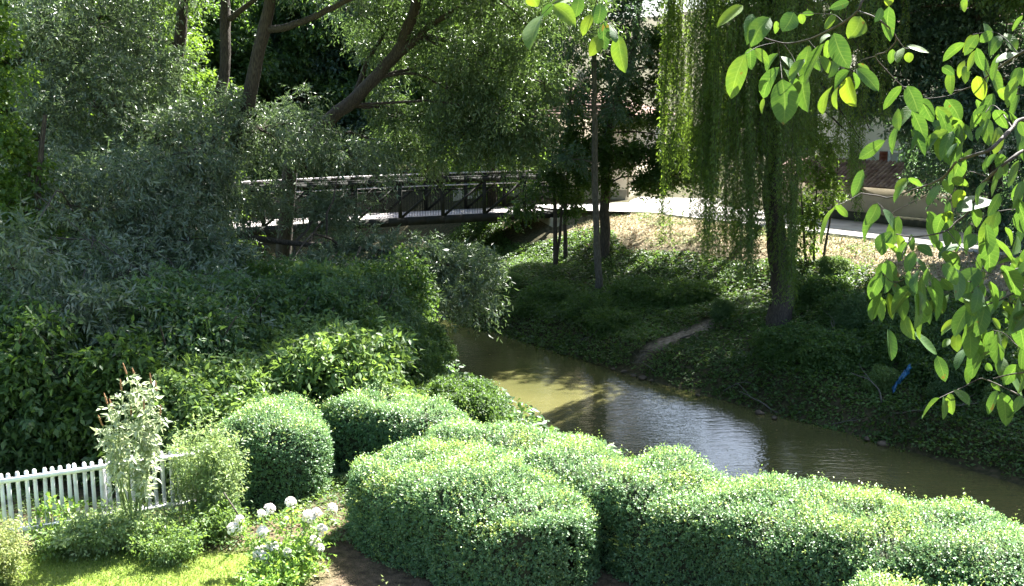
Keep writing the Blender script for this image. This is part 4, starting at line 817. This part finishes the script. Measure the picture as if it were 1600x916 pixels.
# ------------------------------------------------------------------ picket fence
def fence():
    a, b = atz(-40, 752, 1.0), atz(312, 702, 1.0); a[2] = b[2] = 0; L = np.linalg.norm(b - a); d = (b - a) / L; n_ = np.array([d[1], -d[0], 0]); up = np.array([0, 0, 1.])
    r = empty('picket_fence', a); ax = [d, n_, up]
    k = int(L / .104)
    rngf = np.random.default_rng(3)
    for i in range(k + 1):
        s_ = i * .104 + rngf.normal(0, .003); hgt = 1.05 + rngf.normal(0, .006); w = .052; m = MB(); tl = up + d * rngf.normal(0, .012)
        c = d * s_; z0 = .12
        pr = [(-w / 2, z0), (w / 2, z0), (w / 2, hgt - .02), (w / 4, hgt), (-w / 4, hgt), (-w / 2, hgt - .02)]
        V = [c + d * x + tl * z + n_ * t_ for t_ in (.0, .02) for x, z in pr]
        m.add(V, [[0, 1, 2, 5], [2, 3, 4, 5], [6, 11, 8, 7], [8, 11, 10, 9]] + [[j, 6 + j, 6 + (j + 1) % 6, (j + 1) % 6] for j in range(6)])
        m.build('picket', M['white_paint'], r)
    for z in (.96, .25): MB().box(d * L / 2 + n_ * .045 + up * z, (L + .1, .045, .06), ax).build('rail', M['white_paint'], r)
    for s_ in (.4, L * .55, L - .05): MB().box(d * s_ - n_ * .04 + up * .43, (.05, .06, 1.0), ax).build('post', M['white_paint'], r)
    tag(r, 'white wooden picket fence with rounded pickets at the garden edge', 'fence')
fence()

# ------------------------------------------------------------------ garden plants
def plant(name, px, py, Yd, seed, mat, H, R, stems, leaf, per, label, cat='plant', group=None, droop=.2, tw=(.15, .3), twn=14, spiky=False, flat=.6):
    p = at(px, py, Yd); base = np.array([p[0], p[1], hz(p[0], p[1])]); t = Tree(name, base, seed); rng = t.rng
    for k in range(stems):
        an = rng.uniform(0, 6.28); rr = R * math.sqrt(rng.random()); hh = H * rng.uniform(.6, 1.0) * (1 - .3 * rr / R)
        e = base + [math.cos(an) * rr, math.sin(an) * rr, hh]; q = limb_path(rng, base + [math.cos(an) * rr * .35, math.sin(an) * rr * .35, -.05], e, 8, .06)
        t.tubes.append(tube_arrays(q, np.linspace(.009, .003, 8), 5))
        f = rng.uniform(.12, 1, twn); st = np.array([np.interp(f, np.linspace(0, 1, 8), q[:, c]) for c in range(3)]).T
        D = rng.normal(size=(twn, 3)); D[:, 2] = np.abs(D[:, 2]) * .5 + (.9 if spiky else .2)
        t.lv.append(twig_leaves(rng, st, D, rng.uniform(*tw, twn), per, leaf[0], leaf[1], droop, .15, flat=flat))
    return t.build(mat, M['green_stem'], label, cat, group, crown='foliage', stem='stems'), t
# buddleia with spent brown flower spikes, rising over the fence
def buddleia():
    p = atz(208, 800, .1); p[1] = 14.0; p[0] = at(208, 800, 14.0)[0]; base = np.array([p[0], p[1], 0.]); t = Tree('buddleia_shrub', base, 81); rng = t.rng; Yd = 14.0; spikes = []
    for (px, py) in [(198, 585), (212, 592), (236, 600), (190, 610), (244, 612), (168, 632), (176, 640), (225, 640), (250, 650), (160, 665), (205, 650), (185, 690), (240, 700), (222, 690), (210, 720)]:
        e = at(px, py, Yd + rng.uniform(-.2, .2)); q = limb_path(rng, base + rng.normal(0, .06, 3) * [1, 1, 0], e, 10, .05); t.tubes.append(tube_arrays(q, np.linspace(.014, .004, 10), 6))
        n = 34; f = rng.uniform(.50, .99, n); st = np.array([np.interp(f, np.linspace(0, 1, 10), q[:, c]) for c in range(3)]).T; D = rng.normal(size=(n, 3)); D[:, 2] = .25
        t.lv.append(twig_leaves(rng, st, D, np.full(n, .12), 3, .11, .042, .2, .3, flat=.9))
        if py < 670: spikes.append((q[-1], nz(q[-1] - q[-3]) + np.array([-.25, 0, .6])))
    r = t.build(M['buddleia'], M['green_stem'], 'tall pale buddleia with brown spent flower spikes above the picket fence', 'shrub', crown='foliage', stem='stems')
    for e, d in spikes:
        d = nz(d); k = np.linspace(0, 1, 9)[:, None]; q = e + d * .16 * k; m = MB(); m.tube(q - base, .011 * np.array([.7, 1.15, .95, 1.2, .9, 1.1, .8, .7, .25]), 7); m.build('flower_spike', M['seedhead'], r, True)
buddleia()
plant('aster_shrub', 328, 800, 14.6, 82, M['aster'], 1.75, .45, 62, (.06, .02), 8, 'tall feathery light green bush at the right end of the picket fence', 'shrub', twn=26, spiky=True)
plant('tall_aster', 285, 800, 14.9, 83, M['aster'], 1.7, .15, 5, (.06, .018), 7, 'single tall feathery stem clump rising above the fence end', 'plant', twn=24, spiky=True)
plant('border_shrub', 215, 820, 13.9, 84, M['aster'], .62, .5, 45, (.06, .02), 7, 'loose light green border shrub in front of the buddleia', 'shrub', twn=18)
plant('border_shrub', 140, 845, 13.7, 85, M['aster'], .62, .5, 40, (.06, .03), 6, 'low leafy border shrub before the middle of the fence', 'shrub', twn=16)
plant('pale_shrub', -5, 880, 12.7, 86, M['pale'], .95, .42, 50, (.045, .02), 7, 'pale yellowish shrub in the bottom left corner by the fence', 'shrub', twn=24)
plant('pale_shrub', 95, 850, 13.6, 95, M['border'], .42, .3, 20, (.06, .03), 6, 'small dull green shrub beside the pale corner shrub', 'shrub', twn=14)
plant('border_shrub', 265, 850, 13.5, 87, M['border'], .6, .45, 36, (.055, .025), 6, 'low border plant at the lawn edge under the feathery bush', 'plant', twn=14)
plant('border_seedling', 265, 885, 13.3, 88, M['aster'], .4, .12, 9, (.05, .018), 6, 'small upright grey-green seedling standing on the lawn edge', 'plant', twn=10, spiky=True)
plant('border_shrub', 345, 820, 14.2, 89, M['border'], .7, .4, 36, (.06, .022), 6, 'shaded low green plant between feathery bush and box ball', 'plant', twn=14)
plant('fence_climber', 85, 790, 13.95, 90, M['rose'], .85, .35, 10, (.07, .045), 5, 'thin light green climber leaning on the picket fence', 'plant', twn=9)
plant('rosette_plant', 440, 900, 12.9, 96, M['rose'], .35, .7, 40, (.07, .035), 5, 'low light green leaves under the white flower bush', 'plant', twn=10)
for (px, py, sd_, lab) in [(690, 915, 97, 'thin weed with pale leaves before the hedge, right of the reddish one'), (600, 912, 98, 'small reddish weed at the foot of the near hedge'), (760, 915, 99, 'spindly weed in front of the middle of the near hedge')]:
    plant('weed', px, py, 12.0, sd_, M['pale'], .42, .07, 4, (.07, .03), 3, lab, 'weed', twn=5)
# white flower bush
def flower_head(mb_list, c, r, rng):
    n = 60; d = nz(rng.normal(size=(n, 3)) + [.25, .1, .8]); tang = nz(np.cross(d, rng.normal(size=(n, 3)))); base = c + d * r * rng.uniform(.6, .85, n)[:, None] - tang * r * .35; ld = nz(d * .35 + tang * .9)
    return leaf_arrays(base, ld, d, np.full(n, r * .75), np.full(n, r * .8), .22, -.1, .6)
def flowers():
    Yd = 13.2; p = at(445, 880, Yd); base = np.array([p[0], p[1], 0.]); t = Tree('white_flower_bush', base, 91); rng = t.rng; heads = []
    for (px, py, r) in [(366, 827, .075), (374, 812, .05), (408, 803, .045), (421, 796, .062), (454, 786, .06), (410, 831, .06), (483, 808, .075), (494, 800, .045), (519, 795, .055), (502, 828, .06), (490, 848, .07), (498, 858, .06), (449, 865, .055), (470, 867, .06), (408, 868, .10), (424, 858, .085), (415, 872, .09), (447, 811, .028), (500, 803, .025)]:
        e = at(px, py, Yd + rng.uniform(-.18, .18)); q = limb_path(rng, base + rng.normal(0, .1, 3) * [1, 1, 0], e, 9, .06); t.tubes.append(tube_arrays(q, np.linspace(.007, .004, 9), 5)); heads.append((e, r))
        n = 16; f = rng.uniform(.2, .95, n); st = np.array([np.interp(f, np.linspace(0, 1, 9), q[:, c]) for c in range(3)]).T; D = rng.normal(size=(n, 3)); D[:, 2] = .3
        t.lv.append(twig_leaves(rng, st, D, np.full(n, .09), 3, .075, .034, .2, .2, flat=.8))
    r = t.build(M['rose'], M['green_stem'], 'flowering bush with round white blooms at the lawn edge', 'flower bush', crown='foliage', stem='stems')
    for e, rad in heads:
        V, F = flower_head(None, e - base, rad * 1.1, rng); link('bloom', mesh_arrays('bloom', V, F, np.full(len(V), .5) + rng.normal(0, .1, len(V))), M['petal'], r)
flowers()
q = [atz(385, 838, 0) * [1, 1, 0] + [0, 0, 0.0], at(372, 805, 13.6), at(350, 770, 13.9)]
st = MB(); st.tube(spline(np.array(q) - q[0], 10), np.linspace(.014, .010, 10), 7)
tag(link('bent_cane', st.mesh('bent_cane', True), M['twig']), 'bare brown cane leaning over left of the white blooms', 'cane').location = q[0]

# ------------------------------------------------------------------ small things on the bank
def rag():
    a = atz(1418, 605, -1.5); rngb = np.random.default_rng(6); nu, nv = 16, 6; V = []
    e = atz(1395, 630, -1.9); side = np.array([.15, .1, .22])
    for i in range(nu):
        f = i / (nu - 1); c = a + (e - a) * f
        for j in range(nv):
            g_ = j / (nv - 1) - .5; V.append(c + side * g_ * (1 + .4 * math.sin(f * 9)) + np.array([.04 * math.sin(f * 14 + j), .05 * math.sin(f * 11 + 2 * j), .05 * math.cos(f * 17 + j * 1.3)]) + rngb.normal(0, .012, 3))
    V = np.array(V); V[:, 2] += .45; base = V.mean(0); i = np.arange(nu - 1)[:, None] * nv; j = np.arange(nv - 1); F = np.stack([i + j, i + j + 1, i + nv + j + 1, i + nv + j], -1).reshape(-1, 4)
    o = link('plastic_sheet', mesh_arrays('plastic_sheet', V - base, F, smooth=True), M['blue']); o.location = base; md = o.modifiers.new('thick', 'SOLIDIFY'); md.thickness = .004
    tag(o, 'crumpled blue plastic sheet caught in the brambles on the far bank', 'plastic sheet')
rag()
def stick(name, a, b, r, label):
    m = MB(); a, b = np.asarray(a), np.asarray(b); rg = np.random.default_rng(int(r * 1e4)); q = limb_path(rg, a - a, b - a, 8, .05); m.tube(q, np.linspace(r, r * .5, 8), 6)
    o = m.build(name, M['bark'], None, True); o.location = a; tag(o, label, 'stick')
a, b = atz(1063, 527, -1.55), atz(1086, 515, -1.3); a[2] = hz(a[0], a[1]) + .05; b[2] = hz(b[0], b[1]) + .12
stick('fallen_stick', a, b, .03, 'dark stick lying across the bare earth slide on the far bank')
for k, (px, py, dx, dz, r) in enumerate([(1000, 575, .9, .25, .022), (1025, 590, -.7, .15, .018), (1130, 618, .8, .3, .02), (1215, 645, -.9, .35, .025), (1300, 665, .7, .2, .018), (1375, 670, -.6, .6, .025), (1395, 680, .9, .3, .02), (1460, 690, .8, .4, .022), (900, 548, .8, .2, .02), (1330, 620, -.5, .7, .02)]):
    a = atz(px, py, -2.55); a[2] = max(hz(a[0], a[1]), -2.6) + .02; b = a + [dx, dx * -.9 + .2, dz]; b[2] = max(b[2], hz(b[0], b[1]) + .04); m = MB(); rg = np.random.default_rng(300 + k); q = limb_path(rg, a * 0, b - a, 9, .10); m.tube(q, np.linspace(r, r * .4, 9), 6)
    q2 = limb_path(rg, q[5], q[5] + (b - a) * .35 + [0, .1, .18], 5, .1); m.tube(q2, np.linspace(r * .5, r * .2, 5), 5)
    o = m.build('driftwood_branch', M['bark_grey'], None, True); o.location = a; tag(o, 'bare forked driftwood branch at the far waterline', 'driftwood', 'driftwood branches at the far waterline')
def stone(px, py, r, seed, label):
    rg = np.random.default_rng(seed); p = atz(px, py, -2.5); th = np.linspace(0, math.pi, 8); ph = np.linspace(0, 2 * math.pi, 12, endpoint=False)
    D = np.array([[math.sin(a) * math.cos(b), math.sin(a) * math.sin(b), math.cos(a)] for a in th for b in ph]); nn_ = SineNoise(seed, .6); V = D * (1 + .22 * nn_(D))[:, None] * [r * 1.3, r, r * .6]
    i = np.arange(7)[:, None] * 12; j = np.arange(12); F = np.stack([i + j, i + (j + 1) % 12, i + 12 + (j + 1) % 12, i + 12 + j], -1).reshape(-1, 4)
    o = link('stone', mesh_arrays('stone', V, F, smooth=True), M['stone']); o.location = (p[0], p[1], -2.55); o.rotation_euler = (0, 0, rg.uniform(0, 6)); tag(o, label, 'stone', 'stones at the far waterline')
for k, (px, py, r) in enumerate([(975, 578, .16), (990, 584, .12), (1003, 588, .18), (1018, 592, .10), (1185, 642, .16), (1210, 650, .11), (1380, 690, .18), (1355, 683, .12), (958, 574, .10), (1090, 615, .12)]):
    stone(px, py, r * .62, 200 + k, 'wet brown stone at the far waterline')

# ------------------------------------------------------------------ walnut branches reaching in from the right
LEAVES = """1161,9,1120,43,18,.9;1176,22,1168,70,20,.35;1203,28,1174,73,30,.5;1240,19,1222,49,28,.2;1213,33,1211,53,9,.6;1250,22,1254,38,12,.7;1272,22,1253,21,8,.3;1327,3,1296,14,14,.2;1165,84,1142,155,29,.65
1173,75,1174,109,19,.15;1180,76,1201,101,15,.6;1216,83,1198,114,12,.4;1218,105,1191,154,19,.3;1193,154,1191,179,8,.7;1222,124,1224,195,42,.45;1220,88,1244,120,10,.5;1224,107,1246,168,9,.5;1253,114,1262,175,28,.4
1288,68,1257,133,14,.4;1265,71,1257,109,15,.6;1294,63,1290,94,14,.6;1303,52,1327,107,31,.25;1281,87,1294,115,13,.7;1299,55,1281,68,8,.6;1344,26,1325,60,30,.8;1307,22,1288,46,12,.7;1338,107,1373,143,20,.4
1340,100,1361,118,11,.6;1327,110,1302,144,14,.3;1323,121,1338,167,24,1.0;1301,134,1285,179,10,.75;1311,135,1307,171,7,.8;1334,113,1336,140,10,.4;1389,10,1391,65,21,.35;1377,12,1367,35,12,.25;1386,-6,1389,10,14,1.0
1395,77,1391,100,12,.5;1411,75,1402,98,12,.7;1418,72,1452,82,8,.8;1419,82,1421,98,14,.8;1409,134,1380,172,14,.5;1418,134,1435,178,26,.25;1508,67,1473,96,14,.5;1529,54,1507,87,16,.55;1549,49,1531,66,16,.5
1520,55,1505,82,12,.9;1564,56,1546,87,18,.45;1570,52,1587,82,14,.6;1524,79,1512,113,11,.8;1526,75,1540,112,15,.35;1507,94,1498,122,10,.95;1508,103,1508,131,12,.6;1526,119,1536,157,22,.95;1472,105,1491,117,14,.15
1561,84,1551,127,10,.4;1594,105,1587,138,18,.5;1605,105,1598,135,20,.3;1564,138,1573,157,18,.7;1598,24,1582,49,7,.5;1508,-4,1507,19,11,.6;1429,162,1404,200,18,.6;1425,172,1446,220,20,.35;1439,154,1458,191,22,.25
1464,166,1483,213,22,.6;1482,205,1484,259,29,.3;1478,156,1501,191,24,.3;1496,195,1505,223,12,.35;1504,193,1520,221,10,.5;1547,174,1531,197,14,.5;1543,185,1545,228,19,.5;1555,172,1574,201,20,.4;1403,197,1393,242,11,.4
1468,197,1459,215,10,.6;1594,190,1602,214,16,.5;1557,240,1542,262,9,.4;1561,240,1572,276,19,.35;1564,260,1557,282,10,.8;1417,280,1399,299,15,.65;1421,278,1441,292,9,.5;1413,290,1397,317,11,.5;1468,288,1449,321,13,.55
1474,282,1486,303,16,.6;1488,278,1513,292,16,.65;1505,297,1490,325,19,.9;1305,322,1282,382,9,.6;1305,321,1325,339,11,.6;1371,318,1352,352,20,.5;1374,331,1350,382,15,.45;1379,328,1404,362,12,.15;1392,362,1378,400,24,.3
1383,408,1405,439,22,.3;1378,410,1368,434,11,.5;1378,427,1359,468,22,.4;1380,456,1361,501,11,.45;1394,441,1413,502,19,.45;1388,458,1394,499,13,.85;1416,432,1444,470,20,.4;1428,393,1417,426,18,.5;1459,432,1464,502,19,.4
1433,384,1458,400,15,.2;1475,393,1497,424,22,.45;1474,412,1495,446,20,.4;1530,420,1500,463,34,.35;1538,364,1546,427,30,.35;1526,367,1509,388,20,.3;1548,440,1556,485,14,.5;1555,372,1587,420,11,.6;1478,331,1484,353,18,.8
1522,321,1526,355,16,.5;1464,376,1470,394,11,.5;1404,367,1410,393,13,.85;1416,379,1404,410,14,.3;1471,434,1490,453,16,.6;1483,460,1471,490,8,.6;1568,470,1577,488,12,.7;1600,480,1570,505,18,.4;1497,440,1517,473,20,.4;1536,444,1532,472,14,.5
1468,622,1440,654,6,.5;1474,619,1474,656,9,.5;1483,615,1488,648,16,.6;1490,609,1515,633,13,.55;1559,610,1543,648,14,.4;1566,613,1572,666,26,.45;1550,596,1563,611,10,.5;1596,618,1585,644,14,.55;1513,511,1515,562,25,.5
1552,517,1520,578,20,.4;1559,518,1572,581,22,.35;1590,502,1600,548,30,.3;1498,500,1470,518,12,.85;1496,521,1496,550,18,.7;1484,530,1473,543,11,.6;1520,487,1531,496,8,.85;1531,508,1535,525,7,.9;1542,567,1550,580,11,.5
1590,570,1568,602,22,.4;1574,524,1570,545,8,.7;1550,497,1563,515,9,.7;1598,576,1601,598,12,.5;847,24,827,78,20,.65;863,6,847,26,13,.15;828,-10,841,10,24,.8;865,8,899,41,24,.75;906,-6,899,27,20,.4;928,21,910,56,15,.9
938,5,932,38,22,.1;938,55,921,88,20,1.0;946,33,946,79,18,.1;965,53,977,114,25,.65;953,39,963,67,10,.2;895,-6,862,5,14,.7;1560,330,1545,360,18,.4;1590,330,1600,365,20,.4;1585,440,1598,470,14,.5;1540,500,1528,530,14,.5;1600,400,1580,432,16,.4"""
TWIGS = """1620,-60,1500,-60,1400,-30,1352,-4,1340,17,1318,35,1290,50,1262,62,1230,68,1205,63,1188,57|4.2|1.6
1215,67,1219,95,1222,125|1.1|.7
1210,67,1185,73,1166,84|1.1|.7
1225,69,1240,92,1248,118,1254,116|1.1|.7
1262,62,1276,76,1288,70|1|.6
1318,35,1305,24,1290,22,1250,21|1|.6
1340,17,1372,30,1400,58,1386,80,1368,88,1385,110,1409,134,1418,136|2|1
1368,88,1345,95,1332,108|1.3|.8
1400,58,1412,74,1420,76|1.3|.7
1640,60,1592,85,1562,105,1545,118,1528,130,1505,140,1478,143|3.2|1.2
1545,118,1530,90,1526,76|1.2|.7
1592,85,1570,60,1550,50,1520,54|1.3|.7
1505,140,1480,150,1440,155|1.2|.7
1650,178,1595,187,1582,200,1562,220,1545,235,1520,243,1495,253,1485,265,1472,278,1450,289,1420,299,1390,309,1372,306,1345,302|5|1.6
1582,200,1562,172,1550,165,1540,176|1.8|.8
1478,275,1455,300,1425,317,1402,328,1390,337|1.6|.8
1390,337,1372,318,1374,332|.9|.6
1345,302,1320,316,1305,321|.9|.6
1650,212,1598,236,1575,252,1552,270,1545,278,1534,288,1530,302,1520,318,1510,335,1495,346,1480,360,1455,367,1425,370,1400,366|4.2|1.5
1545,278,1530,272,1512,269,1505,285,1505,298|1.4|.7
1480,360,1500,385,1520,400,1532,420|1.3|.8
1425,370,1410,400,1416,432,1394,441,1380,427|1.2|.7
1640,408,1590,420,1555,428,1535,424|2.4|1
1555,428,1520,440,1490,436,1460,434|1.3|.7
1640,440,1592,455,1560,470,1520,484,1498,500|2.8|1
1520,484,1514,512|1|.7
1640,540,1598,545,1570,522,1552,516|2|.8
1640,575,1600,582,1575,586,1552,592|2.6|1.6
1630,640,1597,620,1570,606,1545,595,1530,592,1505,605,1485,614,1468,622|2|1
1640,470,1600,478,1570,470|1.6|.8
1640,340,1590,328,1560,330|1.6|.8
905,-120,925,-40,932,0,948,30,965,54|2.4|.9
925,-40,895,-12,866,5,847,24|1.3|.7
932,0,930,20,938,54|1|.7
1660,140,1605,150,1575,140|1.6|.8"""
def walnut():
    rngw = np.random.default_rng(17); base = np.array([2.35, 2.9, 0.0]); r = empty('walnut_tree', base)
    V, F, T, AC, AL = [], [], [], [], []; off = 0; nl, nc = 9, 5
    al = np.linspace(0, 1, nl); prof = (np.sin(np.pi * al ** .95) ** .62) * (1 - .10 * al); prof[0] = .03; prof[-1] = .02; prof /= prof.max()
    ac = np.linspace(-1, 1, nc)
    def depth(px, py): return 2.45 + .10 * math.sin(px * .021 + py * .013) + .08 * math.sin(py * .031 - px * .006)
    recs = [[float(v) for v in rec.split(',')] for rec in LEAVES.replace('\n', ';').split(';')]
    for (cx_, cy_, sx, sy, cnt) in [(1440, 200, 45, 35, 9), (1500, 215, 40, 40, 9), (1560, 200, 35, 40, 9), (1400, 420, 30, 45, 8), (1450, 440, 35, 45, 10), (1510, 420, 40, 45, 14), (1565, 430, 30, 55, 12), (1500, 340, 45, 30, 9), (1545, 540, 40, 35, 9), (1590, 540, 20, 50, 6), (1540, 90, 40, 30, 6), (1290, 90, 30, 25, 5), (1590, 320, 20, 60, 9), (1470, 470, 50, 30, 12), (1560, 480, 35, 40, 10), (1545, 200, 45, 40, 8)]:
        for k in range(cnt):
            x = cx_ + rngw.normal(0, sx); y = cy_ + rngw.normal(0, sy); an = math.radians(rngw.normal(95, 28)); Ln = rngw.uniform(26, 62)
            recs.append([x, y, x + math.cos(an) * Ln, y + math.sin(an) * Ln, Ln * rngw.uniform(.16, .46), float(np.clip(rngw.normal(.42, .17), .1, 1))])
    for x0, y0, x1, y1, w, tn in recs:
        Dp = depth(x0, y0) + rngw.normal(0, .03); a = at(x0, y0, Dp); Lpx = math.hypot(x1 - x0, y1 - y0); Lm = Lpx / FPX * Dp
        b = at(x1, y1, Dp + rngw.normal(.0, .35) * Lm); d = b - a; L = np.linalg.norm(d); d /= L
        view = nz(a - np.array([0, 0, CAMZ])); wm = w / FPX * Dp; Wr = max(.44 * L, wm); tilt = math.acos(min(1, wm / Wr)) * (1 if rngw.random() < .5 else -1)
        s0 = nz(np.cross(d, -view)); n0 = np.cross(s0, d); s = s0 * math.cos(tilt) + n0 * math.sin(tilt); n = nz(np.cross(s, d))
        if n[2] < 0: n = -n; s = -s
        curl = rngw.uniform(.02, .38); fold = rngw.uniform(.03, .22); wav = rngw.uniform(0, 6); skew = rngw.normal(0, .10); tw_ = rngw.normal(0, .35)
        for i in range(nl):
            for j in range(nc):
                half = Wr / 2 * prof[i] * ac[j] + Wr * skew * math.sin(al[i] * 3.1)
                V.append(a + d * L * al[i] + s * half + n * (ac[j] * Wr * prof[i] * tw_ * (al[i] - .3) * .5 + abs(ac[j]) * Wr * prof[i] * fold - L * curl * (al[i] ** 2 - al[i] * .9) * 1.0 + .02 * Wr * math.sin(al[i] * 11 + wav + ac[j] * 2) * abs(ac[j]))); T.append(tn); AC.append(ac[j]); AL.append(al[i])
        for i in range(nl - 1):
            for j in range(nc - 1): F.append([off + i * nc + j, off + i * nc + j + 1, off + (i + 1) * nc + j + 1, off + (i + 1) * nc + j])
        off += nl * nc
    link('leaves', mesh_arrays('leaves', np.array(V) - base, np.array(F), np.array(T), True, dict(across=np.array(AC), along=np.array(AL))), M['walnut'], r)
    m = MB()
    hub = []
    for ln in TWIGS.split('\n'):
        pts, r0, r1 = ln.split('|'); c = [float(v) for v in pts.split(',')]; P = np.array([at(c[k], c[k + 1], depth(c[k], c[k + 1])) for k in range(0, len(c), 2)])
        n = 6 * len(P); Q = spline(P, n); sc = 2.45 / FPX * .62
        m.tube(Q - base, np.linspace(float(r0), float(r1), n) * sc * (1 + rngw.normal(0, .07, n)), 7)
        if c[0] >= 1620: hub.append(P[0])
    # outer boughs and trunk, out of frame to the right
    fork = np.array([2.3, 2.9, 4.6])
    for h_ in hub:
        q = limb_path(rngw, fork + [0, 0, (h_[2] - 5.5) * .6], h_, 10, .05); m.tube(q - base, np.linspace(.022, .005, 10), 7)
    h_ = at(905, -120, depth(905, -120)); q = spline([fork + [0, 0, 1.6], [1.6, 2.7, 7.2], [.7, 2.5, 7.1], h_], 20); m.tube(q - base, np.linspace(.03, .004, 20), 7)
    m.build('branches', M['twig'], r, True)
    tk = MB(); tk.tube(spline([[0, 0, -.2], [.03, .02, 1.2], [-.05, 0, 3], fork - base, fork - base + [0, 0, 1.8], fork - base + [.3, .4, 4]], 24), np.linspace(.17, .05, 24), 12); tk.build('trunk', M['bark_grey'], r, True)
    tag(r, 'walnut tree with large backlit leaves hanging close to the viewer', 'tree')
walnut()
